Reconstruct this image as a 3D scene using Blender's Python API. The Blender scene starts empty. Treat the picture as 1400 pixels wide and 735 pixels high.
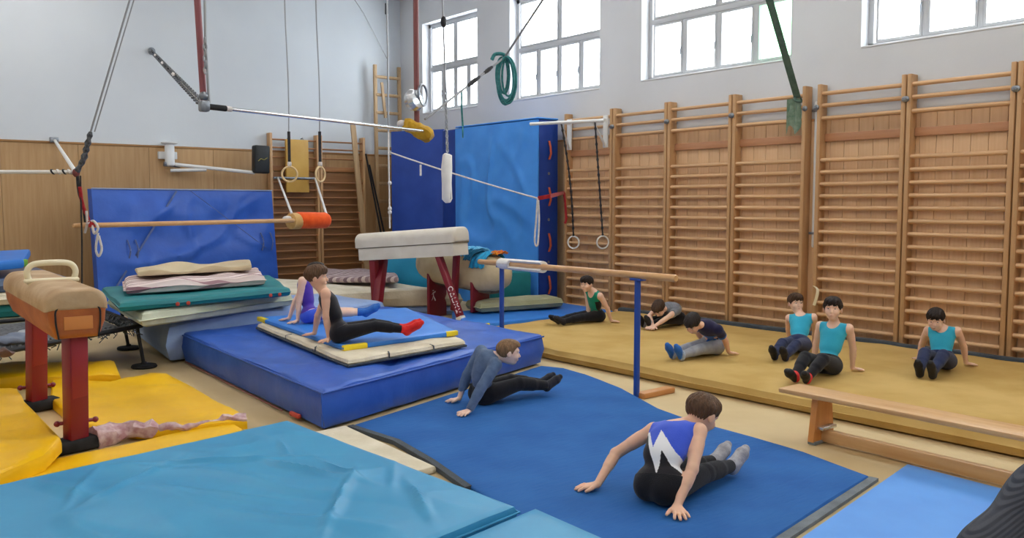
import bpy, bmesh, math, random
import numpy as np
from mathutils import Vector, Matrix, noise

# ------------------------------------------------------------------ camera
TH = math.radians(39.4); PT = math.radians(4.35); FPX = 1182.0; CAMZ = 1.65
scene = bpy.context.scene
cam_data = bpy.data.cameras.new('camera')
cam = bpy.data.objects.new('camera', cam_data)
scene.collection.objects.link(cam)
cam.location = (0, 0, CAMZ)
cam.rotation_euler = (math.radians(90) - PT, 0, -TH)
cam_data.sensor_fit = 'HORIZONTAL'; cam_data.sensor_width = 36.0
cam_data.lens = FPX / 1400 * 36.0
cam_data.clip_start = 0.05; cam_data.clip_end = 300
scene.camera = cam

# ------------------------------------------------------------------ sky, exposure
world = bpy.data.worlds.new('world'); scene.world = world
world.use_nodes = True
wn = world.node_tree.nodes
wn['Background'].inputs[0].default_value = (0.93, 0.965, 1.0, 1)
wn['Background'].inputs[1].default_value = 9.0
vs = scene.view_settings
vs.view_transform = 'Standard'; vs.look = 'None'; vs.gamma = 1.0; vs.use_curve_mapping = False
vs.exposure = 0.55
FILL_STRENGTH = 9.0
try:
    scene.cycles.max_bounces = 8; scene.cycles.diffuse_bounces = 5; scene.cycles.sample_clamp_indirect = 4
except Exception:
    pass

# room dimensions: the window wall is the plane x = XR, the far wall is y = YB
XR, XL, YB, YF, ZC = 9.2, -4.0, 14.63, -4.0, 5.56
col = scene.collection

# daylight portals in the four window openings (guide the sampling of the sky)
WINDOWS = [(12.15, 13.86, 3.33, 5.0), (9.17, 11.26, 3.33, 5.0), (5.96, 8.35, 3.35, 5.0), (2.70, 5.09, 3.37, 5.0)]
for (y0, y1, z0, z1) in WINDOWS:
    ld = bpy.data.lights.new('window_portal', 'AREA')
    ld.shape = 'RECTANGLE'; ld.size = z1 - z0; ld.size_y = y1 - y0
    ld.cycles.is_portal = True
    lo = bpy.data.objects.new('window_portal', ld)
    lo.location = (XR + 0.36, (y0 + y1) / 2, (z0 + z1) / 2)
    lo.rotation_euler = (0, math.radians(90), 0)
    col.objects.link(lo)

# ------------------------------------------------------------------ geometry helpers
_fh = np.array([math.sin(TH), math.cos(TH), 0.0]); _r = np.array([math.cos(TH), -math.sin(TH), 0.0]); _z = np.array([0, 0, 1.0])
_f = _fh * math.cos(PT) - _z * math.sin(PT); _u = _fh * math.sin(PT) + _z * math.cos(PT)
_C = np.array([0, 0, CAMZ])
def sight(x, y): return _f * FPX + _r * (x - 700) - _u * (y - 367.5)
def az(x, y, h=0.0):            # the point of the place at height h seen at a picture position
    d = sight(x, y); return Vector(_C + d * ((h - CAMZ) / d[2]))
def ax(x, y, X): d = sight(x, y); return Vector(_C + d * (X / d[0]))
def ay(x, y, Y): d = sight(x, y); return Vector(_C + d * (Y / d[1]))
def ad(x, y, dist): d = sight(x, y); return Vector(_C + d * (dist / FPX))
def V(*a): return Vector(a)

def S(r, g, b):
    f = lambda c: (c / 255) / 12.92 if c / 255 <= 0.04045 else ((c / 255 + 0.055) / 1.055) ** 2.4
    return (f(r), f(g), f(b), 1.0)

# ------------------------------------------------------------------ materials
MATS = {}
def material(key, c, rough=0.6, c2=None, scale=6.0, stretch=(1, 1, 1), bump=0.0, bscale=60.0, bstretch=(1, 1, 1),
             metal=0.0, spec=0.4, detail=4.0, coat=0.0, sheen=0.0, subs=0.0, lo=0.35, hi=0.65):
    if key in MATS: return MATS[key]
    m = bpy.data.materials.new(key); m.use_nodes = True
    nt = m.node_tree; b = nt.nodes['Principled BSDF']; L = nt.links
    b.inputs['Base Color'].default_value = c
    b.inputs['Roughness'].default_value = rough
    b.inputs['Metallic'].default_value = metal
    b.inputs['Specular IOR Level'].default_value = spec
    b.inputs['Coat Weight'].default_value = coat
    b.inputs['Sheen Weight'].default_value = sheen
    if subs:
        b.inputs['Subsurface Weight'].default_value = subs
        b.inputs['Subsurface Radius'].default_value = (0.02, 0.008, 0.004)
        b.inputs['Subsurface Scale'].default_value = 0.5
    tc = nt.nodes.new('ShaderNodeTexCoord')
    if c2 is not None:
        mp = nt.nodes.new('ShaderNodeMapping'); mp.inputs['Scale'].default_value = stretch
        n = nt.nodes.new('ShaderNodeTexNoise'); n.inputs['Scale'].default_value = scale; n.inputs['Detail'].default_value = detail
        mr = nt.nodes.new('ShaderNodeMapRange'); mr.inputs['From Min'].default_value = lo; mr.inputs['From Max'].default_value = hi
        mx = nt.nodes.new('ShaderNodeMix'); mx.data_type = 'RGBA'
        mx.inputs[6].default_value = c; mx.inputs[7].default_value = c2
        L.new(tc.outputs['Object'], mp.inputs['Vector']); L.new(mp.outputs[0], n.inputs['Vector'])
        L.new(n.outputs['Fac'], mr.inputs['Value']); L.new(mr.outputs[0], mx.inputs[0]); L.new(mx.outputs[2], b.inputs['Base Color'])
    if bump:
        mp2 = nt.nodes.new('ShaderNodeMapping'); mp2.inputs['Scale'].default_value = bstretch
        n2 = nt.nodes.new('ShaderNodeTexNoise'); n2.inputs['Scale'].default_value = bscale; n2.inputs['Detail'].default_value = 4
        bp = nt.nodes.new('ShaderNodeBump'); bp.inputs['Strength'].default_value = bump; bp.inputs['Distance'].default_value = 0.02
        L.new(tc.outputs['Object'], mp2.inputs['Vector']); L.new(mp2.outputs[0], n2.inputs['Vector'])
        L.new(n2.outputs['Fac'], bp.inputs['Height']); L.new(bp.outputs[0], b.inputs['Normal'])
    MATS[key] = m
    return m

def vinyl(key, c, c2=None, rough=0.42, bump=0.25, bscale=5.0): return material(key, c, rough, c2 or c, 3.0, bump=bump, bscale=bscale, spec=0.3)
def cloth(key, c, c2=None, rough=0.9, bump=0.3, bscale=160.0, scale=8.0): return material(key, c, rough, c2 or c, scale, bump=bump, bscale=bscale, spec=0.15, sheen=0.15)
def wood(key, c, c2, axis='Z', rough=0.45, spec=0.4):
    st = {'X': (0.6, 9, 9), 'Y': (9, 0.6, 9), 'Z': (9, 9, 0.6)}[axis]
    return material(key, c, rough, c2, 3.0, stretch=st, bump=0.05, bscale=12, bstretch=st, spec=spec, detail=6, lo=0.3, hi=0.7)
def paint(key, c, rough=0.5, metal=0.0, **k): return material(key, c, rough, metal=metal, **k)

# ------------------------------------------------------------------ mesh helpers
def link(name, me, mat, parent=None, at=None):
    o = bpy.data.objects.new(name, me); col.objects.link(o)
    mats = mat if isinstance(mat, (list, tuple)) else [mat]
    for m in mats:
        if m and len(me.materials) < len(mats): me.materials.append(m)
    if parent is not None: o.parent = parent
    return o
def wloc(o):
    v = Vector(o.location)
    while o.parent: o = o.parent; v = v + o.location
    return v
def finish(name, bm, mat, parent=None, smooth=True, recenter=True, normals=True):
    """bm is in world coordinates; the object's origin goes to the centre of its base"""
    if normals: bmesh.ops.recalc_face_normals(bm, faces=bm.faces)
    if recenter and len(bm.verts):
        xs = [v.co for v in bm.verts]
        c = Vector(((min(v.x for v in xs) + max(v.x for v in xs)) / 2, (min(v.y for v in xs) + max(v.y for v in xs)) / 2, min(v.z for v in xs)))
    else: c = Vector((0, 0, 0))
    for v in bm.verts: v.co -= c
    if smooth is True:
        for f in bm.faces: f.smooth = True
        for e in bm.edges:
            if len(e.link_faces) == 2 and e.calc_face_angle(0) > math.radians(40): e.smooth = False
    me = bpy.data.meshes.new(name); bm.to_mesh(me); bm.free()
    o = link(name, me, mat, parent)
    o.location = c - (wloc(parent) if parent is not None else Vector((0, 0, 0)))
    return o
def tag(o, label, cat, group=None, kind=None):
    o['label'] = label
    if cat: o['category'] = cat
    if group: o['group'] = group
    if kind: o['kind'] = kind
    return o
def thing(name, label, cat, loc, group=None, kind=None):
    o = bpy.data.objects.new(name, None); col.objects.link(o); o.location = loc; o.empty_display_size = 0.1
    return tag(o, label, cat, group, kind)
def struct(o, label=None):
    o['kind'] = 'structure'
    if label: o['label'] = label
    return o
def copy_child(src, parent, offset=(0, 0, 0), name=None):
    """another object on the same mesh data, moved by offset in the parent's frame"""
    c = src.copy(); col.objects.link(c); c.parent = parent
    c.location = Vector(src.location) + Vector(offset)
    return c

def B(): return bmesh.new()
def box(bm, c, s, rot=None, bev=0.0, seg=2):
    """box centred at c with full size s, optional 3x3/4x4 rotation"""
    g = bmesh.ops.create_cube(bm, size=1.0)['verts']
    M = Matrix.Translation(Vector(c)) @ (rot.to_4x4() if rot else Matrix.Identity(4)) @ Matrix.Diagonal((*s, 1))
    bmesh.ops.transform(bm, matrix=M, verts=g)
    if bev:
        es = list({e for v in g for e in v.link_edges})
        bmesh.ops.bevel(bm, geom=es, offset=bev, segments=seg, affect='EDGES', profile=0.5)
def basis(d, up=(0, 0, 1)):
    d = Vector(d).normalized(); up = Vector(up)
    if abs(d.dot(up)) > 0.98: up = Vector((1, 0, 0))
    x = up.cross(d).normalized(); y = d.cross(x)
    return x, y, d
def tube(bm, pts, r, n=10, cap=True, flat=None, up=(0, 0, 1)):
    """swept tube; r a number or one per point; flat=(rx, ry) gives an oval or strap section"""
    pts = [Vector(p) for p in pts]; k = len(pts)
    rings = []
    for i, p in enumerate(pts):
        d = (pts[min(i + 1, k - 1)] - pts[max(i - 1, 0)])
        if d.length < 1e-9: d = Vector((0, 0, 1))
        x, y, _ = basis(d, up)
        if i and x.dot(px) < -0.2: x, y = -x, -y
        px = x
        rr = r[i] if isinstance(r, (list, tuple)) else r
        rx, ry = (flat if flat else (rr, rr))
        rings.append([bm.verts.new(p + x * rx * math.cos(2 * math.pi * j / n) + y * ry * math.sin(2 * math.pi * j / n)) for j in range(n)])
    for a, b in zip(rings[:-1], rings[1:]):
        for j in range(n): bm.faces.new((a[j], a[(j + 1) % n], b[(j + 1) % n], b[j]))
    if cap:
        bm.faces.new(rings[0]); bm.faces.new(rings[-1])
def strap(bm, pts, w, t, side):
    """flat strap along pts, width w along 'side', thickness t"""
    side = Vector(side).normalized(); rings = []
    pts = [Vector(p) for p in pts]
    for i, p in enumerate(pts):
        d = (pts[min(i + 1, len(pts) - 1)] - pts[max(i - 1, 0)]).normalized()
        nrm = d.cross(side).normalized()
        rings.append([bm.verts.new(p + side * sx * w / 2 + nrm * sn * t / 2) for sx, sn in ((-1, -1), (1, -1), (1, 1), (-1, 1))])
    for a, b in zip(rings[:-1], rings[1:]):
        for j in range(4): bm.faces.new((a[j], a[(j + 1) % 4], b[(j + 1) % 4], b[j]))
    bm.faces.new(rings[0]); bm.faces.new(rings[-1])
def curve_pts(pts, n=12):
    """Catmull-Rom through pts"""
    P = [Vector(p) for p in pts]; P = [P[0] * 2 - P[1]] + P + [P[-1] * 2 - P[-2]]
    out = []
    for i in range(1, len(P) - 2):
        for k in range(n):
            t = k / n; a, b, c, d = P[i - 1], P[i], P[i + 1], P[i + 2]
            out.append(0.5 * ((2 * b) + (c - a) * t + (2 * a - 5 * b + 4 * c - d) * t * t + (3 * b - a - 3 * c + d) * t ** 3))
    return out + [P[-2]]
def ring(bm, c, R, r, axis, n=28, m=10):
    x, y, d = basis(axis)
    pts = [Vector(c) + x * R * math.cos(2 * math.pi * i / n) + y * R * math.sin(2 * math.pi * i / n) for i in range(n)]
    rings = []
    for i, p in enumerate(pts):
        o = (p - Vector(c)).normalized()
        rings.append([bm.verts.new(p + o * r * math.cos(2 * math.pi * j / m) + d * r * math.sin(2 * math.pi * j / m)) for j in range(m)])
    for i in range(n):
        a, b = rings[i], rings[(i + 1) % n]
        for j in range(m): bm.faces.new((a[j], a[(j + 1) % m], b[(j + 1) % m], b[j]))
def lathe(bm, c, prof, n=20, axis=(0, 0, 1)):
    x, y, d = basis(axis); rings = []
    for (r, h) in prof:
        rings.append([bm.verts.new(Vector(c) + d * h + x * r * math.cos(2 * math.pi * j / n) + y * r * math.sin(2 * math.pi * j / n)) for j in range(n)])
    for a, b in zip(rings[:-1], rings[1:]):
        for j in range(n): bm.faces.new((a[j], a[(j + 1) % n], b[(j + 1) % n], b[j]))
    bm.faces.new(rings[0]); bm.faces.new(rings[-1])
def ball(bm, c, r, s=(1, 1, 1), u=14, v=10, rot=None):
    g = bmesh.ops.create_uvsphere(bm, u_segments=u, v_segments=v, radius=1.0)['verts']
    M = Matrix.Translation(Vector(c)) @ (rot.to_4x4() if rot else Matrix.Identity(4)) @ Matrix.Diagonal((r * s[0], r * s[1], r * s[2], 1))
    bmesh.ops.transform(bm, matrix=M, verts=g)

def slab(bm, q, z0, z1, r=0.03, nu=24, nv=24, dz=None, bulge=0.0):
    """soft mat: quad q (4 xy corners in order, or xyz offsets), rounded edges; dz(x, y, u, v) lifts the top"""
    q = [Vector((p[0], p[1], p[2] if len(p) > 2 else 0.0)) for p in q]
    cen = (q[0] + q[1] + q[2] + q[3]) / 4
    L1 = ((q[1] - q[0]).length + (q[2] - q[3]).length) / 2; L2 = ((q[3] - q[0]).length + (q[2] - q[1]).length) / 2
    def P(u, v): return q[0] * (1 - u) * (1 - v) + q[1] * u * (1 - v) + q[2] * u * v + q[3] * (1 - u) * v
    r = min(r, (z1 - z0) / 2 - 1e-4)
    def ringat(ins, z, w):
        eu, ev = ins / L1, ins / L2
        out = []
        def add(u, v):
            uu = eu + (1 - 2 * eu) * u; vv = ev + (1 - 2 * ev) * v
            p = P(uu, vv); h = dz(p.x, p.y, u, v) if dz else 0.0
            out.append(Vector((p.x, p.y, p.z + z + h * w)))
        for i in range(nu): add(i / nu, 0)
        for j in range(nv): add(1, j / nv)
        for i in range(nu, 0, -1): add(i / nu, 1)
        for j in range(nv, 0, -1): add(0, j / nv)
        return out
    top = {}
    eu, ev = r / L1, r / L2
    for i in range(nu + 1):
        for j in range(nv + 1):
            p = P(eu + (1 - 2 * eu) * i / nu, ev + (1 - 2 * ev) * j / nv)
            h = dz(p.x, p.y, i / nu, j / nv) if dz else 0.0
            top[i, j] = bm.verts.new((p.x, p.y, p.z + z1 + h))
    for i in range(nu):
        for j in range(nv): bm.faces.new((top[i, j], top[i + 1, j], top[i + 1, j + 1], top[i, j + 1]))
    prev = [top[i, 0] for i in range(nu)] + [top[nu, j] for j in range(nv)] + [top[i, nv] for i in range(nu, 0, -1)] + [top[0, j] for j in range(nv, 0, -1)]
    zm = (z0 + z1) / 2
    prof = [(r * 0.29, z1 - r * 0.29, 1), (0, z1 - r, 1), (-bulge, zm, 0.5), (0, z0 + r, 0), (r * 0.29, z0 + r * 0.29, 0), (r, z0, 0)]
    for ins, z, w in prof:
        cur = [bm.verts.new(p) for p in ringat(ins, z, w)]
        for k in range(len(cur)):
            bm.faces.new((prev[k], cur[k], cur[(k + 1) % len(cur)], prev[(k + 1) % len(cur)]))
        prev = cur
    bm.faces.new(prev)
def poly_slab(bm, pts, z0, z1, r=0.012, dz=None, cell=0.12):
    """flat mat with any outline (list of xy), cut into a grid so that it can follow dz(x, y)"""
    n = len(pts)
    cx = sum(p[0] for p in pts) / n; cy = sum(p[1] for p in pts) / n
    h = (lambda x, y: dz(x, y)) if dz else (lambda x, y: 0.0)
    def inset(p, d):
        v = Vector((p[0] - cx, p[1] - cy)); L = v.length
        return Vector((cx, cy)) + v * (1 - d / max(L, 1e-6))
    prof = [(r, z1), (r * 0.29, z1 - r * 0.29), (0, z1 - r), (0, z0)]
    rings = []
    for ins, z in prof:
        rings.append([bm.verts.new((*inset(p, ins), 0)) for p in pts])
        for v, p in zip(rings[-1], pts): v.co.z = z + h(v.co.x, v.co.y)
    for a, b in zip(rings[:-1], rings[1:]):
        for j in range(n): bm.faces.new((a[j], b[j], b[(j + 1) % n], a[(j + 1) % n]))
    bm.faces.new(list(reversed(rings[-1])))
    topf = bm.faces.new(rings[0])
    geom = [topf] + list(topf.edges) + list(topf.verts)
    xs = [p[0] for p in pts]; ys = [p[1] for p in pts]
    def cut(co, no):
        nonlocal geom
        g = bmesh.ops.bisect_plane(bm, geom=geom, plane_co=co, plane_no=no)
        geom = list({e for e in g['geom']})
    x = min(xs) + cell
    while x < max(xs) - 0.01: cut((x, 0, 0), (1, 0, 0)); x += cell
    y = min(ys) + cell
    while y < max(ys) - 0.01: cut((0, y, 0), (0, 1, 0)); y += cell
    done = set()
    for g in geom:
        if isinstance(g, bmesh.types.BMVert) and g not in done:
            done.add(g); g.co.z = z1 + h(g.co.x, g.co.y)
def wr(seed, amp, sc=2.5, ridge=False):
    """wrinkle function for mats"""
    def f(x, y, u=0.5, v=0.5):
        w = min(1, 8 * min(u, 1 - u, v, 1 - v) + 0.15)
        a = noise.noise(Vector((x * sc + seed * 7.1, y * sc - seed * 3.3, seed)))
        if ridge:
            b = 1 - abs(noise.noise(Vector((x * sc * 1.6 + y * sc * 0.9 + seed, (y - x * 0.7) * sc * 0.55, seed + 5.0)))) * 5
            a = a * 0.4 + max(0, b) * 0.6
        return a * amp * w
    return f
# ================================================================== the room
def vary(m, amt=0.12):
    """pieces cut from different boards: value differs a little from piece to piece"""
    nt = m.node_tree; b = nt.nodes['Principled BSDF']
    src = b.inputs['Base Color'].links[0].from_socket
    oi = nt.nodes.new('ShaderNodeObjectInfo'); mr = nt.nodes.new('ShaderNodeMapRange')
    mr.inputs['To Min'].default_value = 1 - amt; mr.inputs['To Max'].default_value = 1 + amt
    hs = nt.nodes.new('ShaderNodeHueSaturation')
    nt.links.new(oi.outputs['Random'], mr.inputs['Value']); nt.links.new(mr.outputs[0], hs.inputs['Value'])
    nt.links.new(src, hs.inputs['Color']); nt.links.new(hs.outputs[0], b.inputs['Base Color'])
    return m

m_plaster = material('plaster', S(216, 218, 222), 0.9, S(208, 210, 214), 0.7, bump=0.05, bscale=30, spec=0.1)
m_plaster_b = material('plaster_far', S(214, 220, 226), 0.9, S(206, 212, 219), 0.7, bump=0.05, bscale=30, spec=0.1)
m_ceil = material('ceiling_paint', S(222, 222, 220), 0.9, S(215, 215, 214), 0.6, spec=0.1)
m_floor = material('floor_covering', S(206, 184, 142), 0.55, S(194, 170, 126), 1.4, bump=0.08, bscale=70, spec=0.25)
m_panel = vary(wood('wall_panel_wood', S(192, 156, 112), S(178, 140, 96), 'Z', 0.5), 0.05)
m_bpanel = vary(wood('wall_board_wood', S(226, 190, 150), S(212, 172, 130), 'Z', 0.45), 0.06)
m_white = paint('white_frame_paint', S(222, 224, 226), 0.45)
m_steel = material('galvanised_steel', S(150, 156, 164), 0.35, S(120, 126, 136), 20, metal=0.8)
m_chrome = paint('bright_steel', S(205, 208, 212), 0.25, 0.9)
m_dark = paint('dark_iron', S(38, 38, 42), 0.5, 0.4)
m_rubber = material('black_rubber', S(34, 34, 36), 0.8, S(48, 48, 50), 10, spec=0.2)

bm = B(); box(bm, ((XL + XR) / 2, (YF + YB) / 2, -0.05), (XR - XL + 1, YB - YF + 1, 0.1))
struct(finish('floor', bm, m_floor, smooth=False), 'tan gym floor between the mats')
bm = B(); box(bm, ((XL + XR) / 2, (YF + YB) / 2, ZC + 0.1), (XR - XL + 1, YB - YF + 1, 0.2))
struct(finish('ceiling', bm, m_ceil, smooth=False), 'pale ceiling of the gym hall')
bm = B(); box(bm, ((XL + XR) / 2, YB + 0.15, ZC / 2), (XR - XL + 0.6, 0.3, ZC))
wall_back = struct(finish('wall_back', bm, m_plaster_b, smooth=False), 'pale plaster end wall with tan wooden panelling below')
bm = B(); box(bm, (XL - 0.15, (YF + YB) / 2, ZC / 2), (0.3, YB - YF, ZC))
struct(finish('wall_left', bm, m_plaster, smooth=False), 'plain pale wall on the left of the hall')
bm = B(); box(bm, ((XL + XR) / 2, YF - 0.15, ZC / 2), (XR - XL + 0.6, 0.3, ZC))
struct(finish('wall_front', bm, m_plaster, smooth=False), 'plain pale wall behind the viewer')
ALLW = WINDOWS + [(-0.95, 1.45, 3.37, 5.0)]  # the extra window is added out of view to let in more daylight
bm = B(); TW = 0.34
ys = sorted(ALLW)
edges = [YF] + [v for w in ys for v in (w[0], w[1])] + [YB]
for i in range(0, len(edges), 2):
    a, b = edges[i], edges[i + 1]
    box(bm, (XR + TW / 2, (a + b) / 2, ZC / 2), (TW, b - a, ZC))
for (y0, y1, z0, z1) in ys:
    box(bm, (XR + TW / 2, (y0 + y1) / 2, z0 / 2), (TW, y1 - y0, z0))
    box(bm, (XR + TW / 2, (y0 + y1) / 2, (z1 + ZC) / 2), (TW, y1 - y0, ZC - z1))
wall_right = struct(finish('wall_right', bm, m_plaster, smooth=False), 'pale plaster wall with high windows and wall bars')

# panelling boards
PW = 1.05
bm = B(); box(bm, (XL + PW / 2, YB - 0.011, 1.275), (PW - 0.003, 0.022, 2.55), bev=0.003, seg=1)
p0 = finish('panel', bm, m_panel, wall_back, smooth=False)
for i in range(1, 13):
    if XL + (i + 1) * PW <= XR + 0.5: copy_child(p0, wall_back, (i * PW, 0, 0))
bm = B(); box(bm, ((XL + XR) / 2, YB - 0.017, 2.568), (XR - XL, 0.034, 0.035), bev=0.006, seg=1)
struct(finish('trim_1', bm, wood('trim_wood', S(168, 126, 78), S(150, 108, 64), 'X'), smooth=False), 'thin wooden cap strip along the top of the end wall panelling')
PW = 0.172; Y0P = 0.6
bm = B(); box(bm, (XR - 0.01, Y0P + PW / 2, 1.3), (0.02, PW - 0.004, 2.6), bev=0.002, seg=1)
p0 = finish('plank', bm, m_bpanel, wall_right, smooth=False)
for i in range(1, 81): copy_child(p0, wall_right, (0, i * PW, 0))
bm = B(); box(bm, (XR - 0.012, (Y0P + YB) / 2, 2.615), (0.024, YB - Y0P, 0.03), bev=0.004, seg=1)
struct(finish('trim_2', bm, wood('trim_wood_y', S(190, 138, 92), S(170, 118, 74), 'Y'), smooth=False), 'thin wooden cap strip on the panelling behind the wall bars')

# windows
def glass(key, c, t):
    m = bpy.data.materials.new(key); m.use_nodes = True; nt = m.node_tree
    for n in list(nt.nodes):
        if n.type == 'BSDF_PRINCIPLED': nt.nodes.remove(n)
    out = nt.nodes['Material Output']; tr = nt.nodes.new('ShaderNodeBsdfTransparent'); gl = nt.nodes.new('ShaderNodeBsdfGlossy')
    tr.inputs[0].default_value = t; gl.inputs[0].default_value = c; gl.inputs['Roughness'].default_value = 0.08
    mx = nt.nodes.new('ShaderNodeMixShader'); mx.inputs[0].default_value = 0.06
    nt.links.new(tr.outputs[0], mx.inputs[1]); nt.links.new(gl.outputs[0], mx.inputs[2]); nt.links.new(mx.outputs[0], out.inputs[0])
    return m
m_glass = glass('window_glass', (1, 1, 1, 1), (0.96, 0.98, 0.98, 1))
m_glass_g = glass('green_window_glass', (0.8, 1, 0.85, 1), (0.55, 0.85, 0.62, 1))
m_frame = paint('window_frame_paint', S(190, 192, 196), 0.5)
def window(k, y0, y1, z0, z1, zt=4.17, nl=4, nu=2, green=None):
    X = XR + 0.2
    w = thing('window_%d' % k, None, None, (X, (y0 + y1) / 2, z0)); del w['label']; w['kind'] = 'structure'
    w['label'] = 'tall multi-pane window high in the wall, number %d counted from the far corner' % k
    bm = B(); t = 0.06
    for (a, b, c, d) in ((y0, y1, z0, z0 + t), (y0, y1, z1 - t, z1), (y0, y0 + t, z0, z1), (y1 - t, y1, z0, z1)):
        box(bm, (X, (a + b) / 2, (c + d) / 2), (0.09, b - a, d - c))
    finish('window_frame', bm, m_frame, w, smooth=False)
    bm = B(); box(bm, (X, (y0 + y1) / 2, zt), (0.1, y1 - y0 - 2 * t, 0.075), bev=0.01); finish('transom', bm, m_frame, w)
    def row(n, za, zb, tag_):
        W = (y1 - y0 - 2 * t) / n
        for i in range(n):
            a = y0 + t + i * W; b = a + W
            if i: 
                bm = B(); box(bm, (X, a, (za + zb) / 2), (0.085, 0.055, zb - za), bev=0.008); finish('mullion', bm, m_frame, w)
            s = 0.028
            bm = B()
            ya, yb, zc, zd = a + 0.028, b - 0.028, za + 0.004, zb - 0.004
            for (p, q, c, d) in ((ya, yb, zc, zc + s), (ya, yb, zd - s, zd), (ya, ya + s, zc + s, zd - s), (yb - s, yb, zc + s, zd - s)):
                box(bm, (X - 0.02, (p + q) / 2, (c + d) / 2), (0.05, q - p, d - c))
            sash = finish('sash', bm, m_frame, w, smooth=False)
            bm = B(); box(bm, (X, (ya + yb) / 2, (zc + zd) / 2), (0.006, yb - ya - 2 * s, zd - zc - 2 * s))
            finish('pane', bm, m_glass_g if (green == i and n == nl) else m_glass, sash, smooth=False)
            if n == nl and i:
                bm = B(); tube(bm, [(X - 0.05, ya + 0.01, za + 0.35), (X - 0.07, ya + 0.01, za + 0.33), (X - 0.07, ya + 0.01, za + 0.25)], 0.009, 6)
                finish('window_handle', bm, m_steel, sash)
    row(nl, z0 + t, zt - 0.037, 'l'); row(nu, zt + 0.037, z1 - t, 'u')
    bm = B(); box(bm, (XR + 0.07, (y0 + y1) / 2, z0 + 0.006), (0.16, y1 - y0, 0.02), bev=0.006); finish('window_sill', bm, m_white, w)
for k, wdw in enumerate(ALLW): window(k + 1, *wdw, green=0 if k == 2 else None)

# fill lamps on the ceiling, added out of view to brighten the hall
m_fill_lamp = bpy.data.materials.new('fill_lamp_diffuser'); m_fill_lamp.use_nodes = True
_b = m_fill_lamp.node_tree.nodes['Principled BSDF']
_b.inputs['Emission Color'].default_value = (1.0, 0.97, 0.92, 1); _b.inputs['Emission Strength'].default_value = FILL_STRENGTH
_n = 0
for ix, x in enumerate((-1.5, 2.6, 6.7)):
    for iy, y in enumerate((-1.5, 2.2, 5.9, 9.6, 12.9)):
        if x == 6.7 and y > 12: continue
        t = thing('fill_lamp', 'unseen fill lamp added on the ceiling above row %s, place %s from the viewer' % (['one', 'two', 'three'][ix], ['one', 'two', 'three', 'four', 'five'][iy]),
                  'lamp', (x, y, ZC - 0.13), 'added fill lamps on the ceiling')
        bm = B(); box(bm, (x, y, ZC - 0.04), (0.5, 1.8, 0.08), bev=0.01); finish('housing', bm, m_white, t)
        bm = B(); box(bm, (x, y, ZC - 0.105), (0.44, 1.72, 0.05), bev=0.015); finish('diffuser', bm, m_fill_lamp, t)

# ================================================================== wall bars
m_post = wood('bar_post_wood', S(200, 160, 116), S(180, 138, 96), 'Z', 0.4)
m_rung_y = vary(wood('bar_rung_wood', S(216, 176, 134), S(196, 152, 110), 'Y', 0.38), 0.07)
m_rung_x = vary(wood('far_bar_rung_wood', S(168, 118, 74), S(150, 100, 60), 'X', 0.4), 0.07)
m_board_y = vary(wood('bar_board_wood', S(190, 140, 104), S(178, 124, 88), 'Y', 0.4), 0.05)
RZ = [2.895, 2.76, 2.615] + [2.14 - i * 0.1365 for i in range(16)]
RUNG_Z = [z for z in RZ if z > 0.06]
ORD = ['nearest', 'second nearest', 'third nearest', 'fourth nearest', 'fifth nearest', 'sixth nearest', 'farthest']
def wall_bars_right(y0, y1, label, ztop=3.0):
    t = thing('wall_bars', label, 'wall bars', (XR - 0.1, (y0 + y1) / 2, 0), 'wooden wall bars under the windows')
    for y in (y0 + 0.026, y1 - 0.026):
        bm = B(); box(bm, (XR - 0.09, y, ztop / 2), (0.14, 0.046, ztop), bev=0.006); finish('post', bm, m_post, t)
    L = y1 - y0 - 0.1
    bm = B(); tube(bm, [(XR - 0.115, y0 + 0.05, RUNG_Z[0]), (XR - 0.115, y1 - 0.05, RUNG_Z[0])], 0, 12, flat=(0.028, 0.024)); 
    r0 = finish('rung', bm, m_rung_y, t)
    for z in RUNG_Z[1:]: copy_child(r0, t, (0, 0, z - RUNG_Z[0]))
    bm = B(); box(bm, (XR - 0.045, (y0 + y1) / 2, 2.40), (0.03, L, 0.09), bev=0.004); finish('rail_board', bm, m_board_y, t)
    for y in (y0 + 0.004, y1 - 0.004):
        bm = B(); lathe(bm, (XR - 0.158, y, 2.74), [(0.028, 0), (0.032, 0.008), (0.03, 0.02), (0.014, 0.03), (0.012, 0.04)], 12, (-1, 0, 0))
        finish('bolt', bm, m_steel, t)
    return t
ypos = [2.36, 3.41, 4.48, 5.515]
units = [(2.36, 3.405), (3.415, 4.475), (4.485, 5.515), (5.655, 6.68), (6.69, 7.725), (7.735, 8.74), (8.75, 9.76)]
ulab = ['wooden wall bars at the right end of the row, cut off by the picture edge',
        'wooden wall bars behind the boy in blue who bends his head down',
        'wooden wall bars right of the white pipe, behind the two boys in blue tops',
        'wooden wall bars left of the white pipe, with a green rag on their top rail',
        'wooden wall bars behind the boy in the navy top, third from the tall blue mat',
        'wooden wall bars behind the boy in the grey jumper, second from the tall blue mat',
        'wooden wall bars beside the tall blue mat, with a pull-up bar bolted on top']
for (a, b), l in zip(units, ulab): wall_bars_right(a, b, l)

bm = B(); box(bm, (XR - 0.03, 5.585, 1.98), (0.05, 0.05, 1.7), bev=0.02, seg=3)
o = finish('wall_pipe', bm, m_white); tag(o, 'white pipe running down the wall between two wall bars', 'pipe')
for z in (2.72, 1.3):
    bm = B(); box(bm, (XR - 0.03, 5.585, z), (0.064, 0.11, 0.03), bev=0.005); finish('pipe_clip', bm, m_steel, o)

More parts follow.
